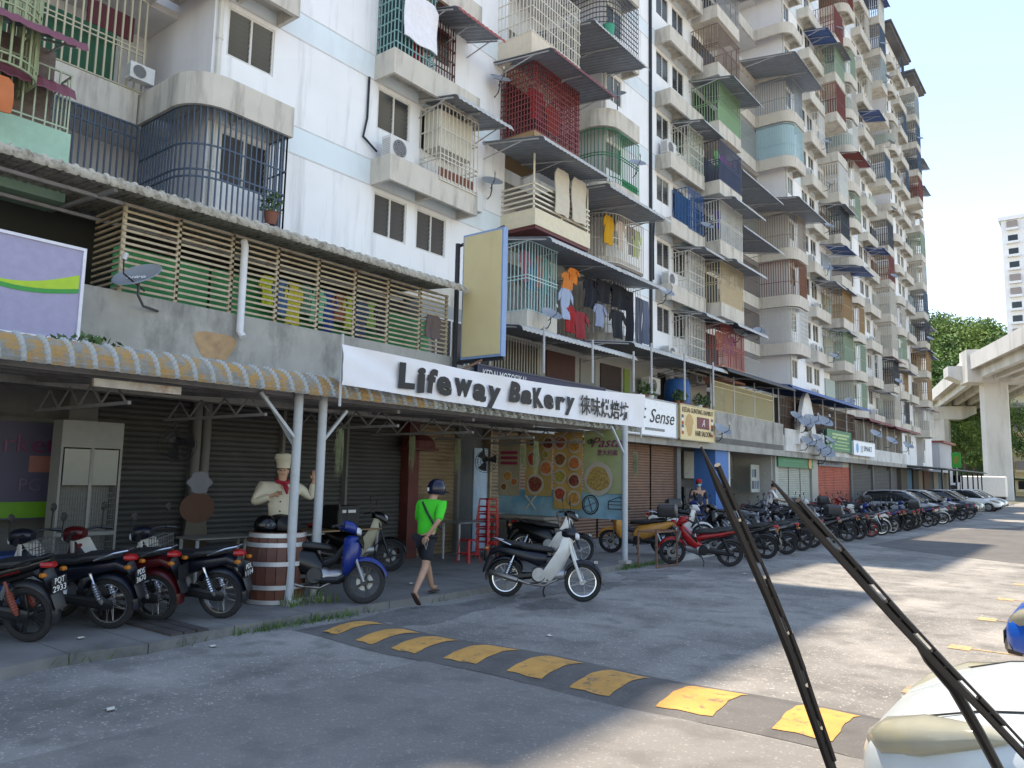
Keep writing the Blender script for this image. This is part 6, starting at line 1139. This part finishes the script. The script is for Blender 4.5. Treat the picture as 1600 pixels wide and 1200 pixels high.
cl_ = [CAM + hx * (.95 + .62 * (1.85 - z)) + sd * s + Vector((0, 0, z - 1.85)) for s, z in ((-1.0, 1.15), (1.0, 1.15), (.95, 2.25), (-.95, 2.25))]
gm_ = bpy.data.materials.new('clear_glass'); gm_.use_nodes = True; gn = gm_.node_tree.nodes; gn.remove(gn['Principled BSDF']); tr = gn.new('ShaderNodeBsdfTransparent'); tr.inputs[0].default_value = (.975, .985, .98, 1); gm_.node_tree.links.new(tr.outputs[0], gn['Material Output'].inputs[0])
MB().add(cl_, [(0, 1, 2, 3)]).build('windscreen', gm_, cabf)
def slab(f0, f1, s0, s1, z0, z1, name, m):
    vs = [hx * f + sd * s + Vector((0, 0, z)) for z in (z0, z1) for f, s in ((f0, s0), (f1, s0), (f1, s1), (f0, s1))]; MB().add(vs, [(0, 3, 2, 1), (4, 5, 6, 7), (0, 1, 5, 4), (1, 2, 6, 5), (2, 3, 7, 6), (3, 0, 4, 7)]).build(name, m, cabf)
slab(1.36, 1.5, -.9, .9, 1.02, 1.14, 'cowl', wm); slab(1.3, 1.52, -.88, .88, .4, 1.018, 'front_panel', paint((200, 202, 204), .35)); slab(.9, 1.33, -.85, .85, .8, 1.1, 'dashboard', paint((40, 40, 44), .7)); slab(1.5, 1.58, -.85, .85, .28, .46, 'bumper', paint((60, 60, 64), .5))
# ------------------------------------------------------------------ viaduct
vc = mat('viaduct_concrete', (.60, .585, .55), .9, .08, .3, stain=(.25, .23, .20), samt=.6, sscale=.5, stretch=6)
va = thing('viaduct', 'pale concrete road viaduct on square piers crossing beyond the shops', 'viaduct', (-12, 117, 0))
PA, PB, PC = Vector((-11.7, 118, 0)), Vector((-23.6, 153, 0)), Vector((8, 74, 0)); QA, QB = Vector((-9.0, 117, 0)), Vector((-22.4, 166.5, 0))
def seg(a, b, z0, z1, o0, o1, name, m=vc):
    d = (b - a).normalized(); n = Vector((d.y, -d.x, 0))
    if n.x > 0: n = -n
    pts = [a + n * o0, b + n * o0, b + n * o1, a + n * o1]; MB().prism([(p.x, p.y) for p in pts], z0, z1, 'z').build(name, m, va)
for P_, top in ((PA, 15.2), (PB, 13.2)):
    MB().prism([(P_.x + a * 1.55, P_.y + b * 1.4) for a, b in ((-1, -.6), (-.6, -1), (.6, -1), (1, -.6), (1, .6), (.6, 1), (-.6, 1), (-1, .6))], -.5, top, 'z').build('pier', vc, va)
    d = (PB - PA).normalized(); n = Vector((d.y, -d.x, 0)); d2 = d * 1.5
    for (w0, w1, z0, z1) in ((5.5, 5.5, top + .9, top + 2.2), (3.4, 5.5, top - .1, top + .9)):
        q = [P_ + n * w0 - d2, P_ - n * w0 - d2, P_ - n * w0 + d2, P_ + n * w0 + d2]; r2 = [P_ + n * w1 - d2, P_ - n * w1 - d2, P_ - n * w1 + d2, P_ + n * w1 + d2]; MB().add([(*p.xy, z0) for p in q] + [(*p.xy, z1) for p in r2], [(0, 1, 2, 3), (4, 5, 6, 7), (0, 1, 5, 4), (1, 2, 6, 5), (2, 3, 7, 6), (3, 0, 4, 7)]).build('crosshead', vc, va)
for o in (-1, 1):
    d = (PC - QA).normalized(); n = Vector((d.y, -d.x, 0)) * o; c = QA + n * 5.3; MB().prism([(c + d * a + n * b_).xy for a, b_ in ((-1.7, -.9), (1.7, -.9), (1.7, .75), (-1.7, .75))], 15.0, 19.2, 'z').build('crosshead_end', vc, va)
PD = QB + (QB - QA).normalized() * 45
for a, b, dz in ((QA, QB, 0), (PC, QA, .003), (QB, PD, -.003)):
    for o in (-4.2, -2.1, 0, 2.1, 4.2): seg(a, b, 15.6 + dz, 16.9 + dz, o - .35, o + .35, 'girder')
    seg(a, b, 16.9 + dz, 17.3 + dz, -5.4, 5.4, 'deck'); seg(a, b, 16.6 + dz, 18.5 + dz, -5.7, -5.41, 'parapet'); seg(a, b, 16.6 + dz, 18.5 + dz, 5.41, 5.7, 'parapet')
# ------------------------------------------------------------------ far buildings
def block(label, x0, x1, y0, y1, z0, z1, m, nx, nz, name='tower_block', roofm=None):
    t = thing(name, label, 'building', ((x0 + x1) / 2, y0, 0)); MB().box(x0, x1, y0, y1, z0, z1).build('wall', m, t); MB().box(x0 - .5, x1 + .5, y0 - .5, y1 + .5, z1, z1 + .8).build('roof', roofm or m, t); dx = (x1 - x0) / nx; dz = (z1 - max(z0, 0)) / nz
    wmsh = MB().box(-.9, .9, -.06, .0, 0, 1.5).mesh('window', glass_m); lm = MB().box(-1.15, 1.15, -.9, 0, -.5, 0).mesh('window_ledge', m); ac_ = MB().box(-1.0, 1.0, -.7, -.05, .05, 1.55).mesh('window_grille', paint((150, 140, 136), .7))
    for i in range(nx):
        for j in range(nz):
            p = (x0 + dx * (i + .5), y0 - .003, max(z0, 0) + dz * (j + .35)); w_ = link('window', wmsh, t, p); link('window_ledge', lm, w_, (0, 0, 0), world=False)
            if random.random() < .5: link('window_grille', ac_, w_, (0, 0, 0), world=False)
block('tall white apartment tower on the hill behind the viaduct', -16.3, 4, 196, 214, 0, 60, paint((232, 233, 235), .8), 5, 20); block('cream apartment block with brown roof bands beyond the pier', -14.0, 0, 166, 178, 0, 21, paint((215, 200, 165), .8), 5, 6, 'apartment_house', paint((140, 70, 50), .8))
# ------------------------------------------------------------------ hill and trees
hill_h = lambda x, y: max(0, 41 * math.exp(-((x + 36) / 48) ** 2 - ((y - 225) / 42) ** 2) - 1.0)
MBh = MB().grid(lambda u, v: (-150 + 220 * u, 165 + 160 * v, hill_h(-150 + 220 * u, 165 + 160 * v) - .4), 40, 30); tag(MBh.build('hill', mat('hill_green', (.05, .08, .025), .95, .4, .1), None, True), None, None, kind='structure')
fol = [mat('foliage_a', (.085, .165, .035), .7, .5, .7), mat('foliage_b', (.13, .21, .045), .7, .45, .7), mat('foliage_c', (.055, .12, .04), .7, .5, .7)]
for fi in range(3):
    rn = random.Random(50 + fi); mb = MB()
    for i in range(120):
        x = rn.uniform(-70, 8); y = rn.uniform(184, 232); r = rn.uniform(2.6, 4.6); c = (x, y, hill_h(x, y) + r * .8)
        mb.add(*(lambda q: (q.v, q.f))(leaves(c, (r, r, r * .85), 290, .42, rn.random())))
    tag(mb.build('hillside_wood', fol[fi]), 'dense green wood covering the hill behind the viaduct', 'wood', kind='stuff')
bark = mat('bark', (.12, .09, .06), .9, .3, 3., bump=.4)
def tree(x, y, h, r, label, fm, seed, z=0):
    t = thing('tree', label, 'tree', (x, y, z), group='trees beyond the viaduct'); rn = random.Random(seed); T = MB().tube([(0, 0, 0), (.15, .05, h * .3), (.05, -.1, h * .6), (.1, 0, h * .85)], [h * .028, h * .022, h * .015, h * .005], 8); mb = MB()
    for i in range(11):
        a = rn.uniform(0, 6.28); b0 = h * rn.uniform(.3, .7); e = Vector((math.cos(a) * r * rn.uniform(.45, .95), math.sin(a) * r * rn.uniform(.45, .95), h * rn.uniform(.5, .98))); T.tube([(.1, 0, b0), (e.x * .5, e.y * .5, (b0 + e.z) / 2 + .2), tuple(e)], [h * .011, h * .007, h * .002], 6); q = leaves(tuple(e), (r * .42, r * .42, r * .32), 260, .26, seed * 31 + i); mb.add(q.v, q.f)
    T.build('trunk', bark, t, True, **K); foliage('crown', mb, fm, t).matrix_parent_inverse.identity()
for i, (x, y, h, r) in enumerate(((-19.6, 160, 13, 4.2), (-18, 164, 17, 5), (-22, 168, 15, 5), (-9.2, 150, 14, 4.6), (-16.2, 152, 12, 4), (-6.5, 146, 14, 5), (-18.5, 172, 20, 6), (-4, 138, 11, 4))):
    tree(x, y, h, r, ['bright green tree growing behind the viaduct piers', 'darker green tree growing behind the viaduct piers'][i % 2], fol[1] if i % 2 == 0 else fol[0], 90 + i)
# food stall roof and green sign past the shops
stl = thing('market_stall', 'open stall with dark posts and a low sheet roof past the last shop', 'stall', (-11, 72, 0)); MB().shell(lambda u, v: (-13.6 + 4.6 * u, 60 + 22 * v, 3.3 - .4 * u + .03 * math.sin(v * 150)), 4, 60, (0, 0, .05)).build('roof', mat('stall_roof', (.16, .17, .16), .7, .2, 1.), stl)
for y in (61, 64, 67, 70, 73, 76, 79, 81.5): MB().beam((-9.4, y, 0), (-9.4, y, 2.85), .1).build('post', black_m, stl)
[MB().box(-13.4, -11.8 - .1 * (i % 2), 60 + i * 2.1, 62.05 + i * 2.1, 0, 2.9).build('stall_wall', paint([(84, 78, 70), (70, 110, 140), (60, 56, 52), (120, 112, 100), (96, 70, 60), (70, 70, 72), (130, 126, 116), (60, 90, 110), (90, 86, 80), (110, 104, 92)][i], .8), stl) for i in range(10)]; MB().box(-17, -13.2, 85, 92, 0, 5.9).build('grey_shed', paint((165, 170, 178), .8), stl); MB().box(-17.2, -12.8, 84.8, 92.2, 5.9, 6.1).build('maroon_roof', maroon_m, stl)
gs = thing('green_hanging_sign', 'small square green sign on a pole beside the stall roof', 'sign', (-11.9, 85.8, 0)); MB().box(-12.35, -11.55, 85.8, 85.9, 3.5, 4.95).build('panel', paint((30, 140, 50), .6), gs); MB().tube([(-11.95, 86, 0), (-11.95, 86, 5)], .05, 8).build('pole', steel_m, gs); MB().add([(-11.95 + .22 * math.cos(a) * (1 + .3 * math.sin(2 * a)), 85.79, 4.25 + .4 * math.sin(a)) for a in (i * math.pi / 8 for i in range(16))], [tuple(range(16))]).build('yellow_shape', paint((120, 120, 40)), gs)
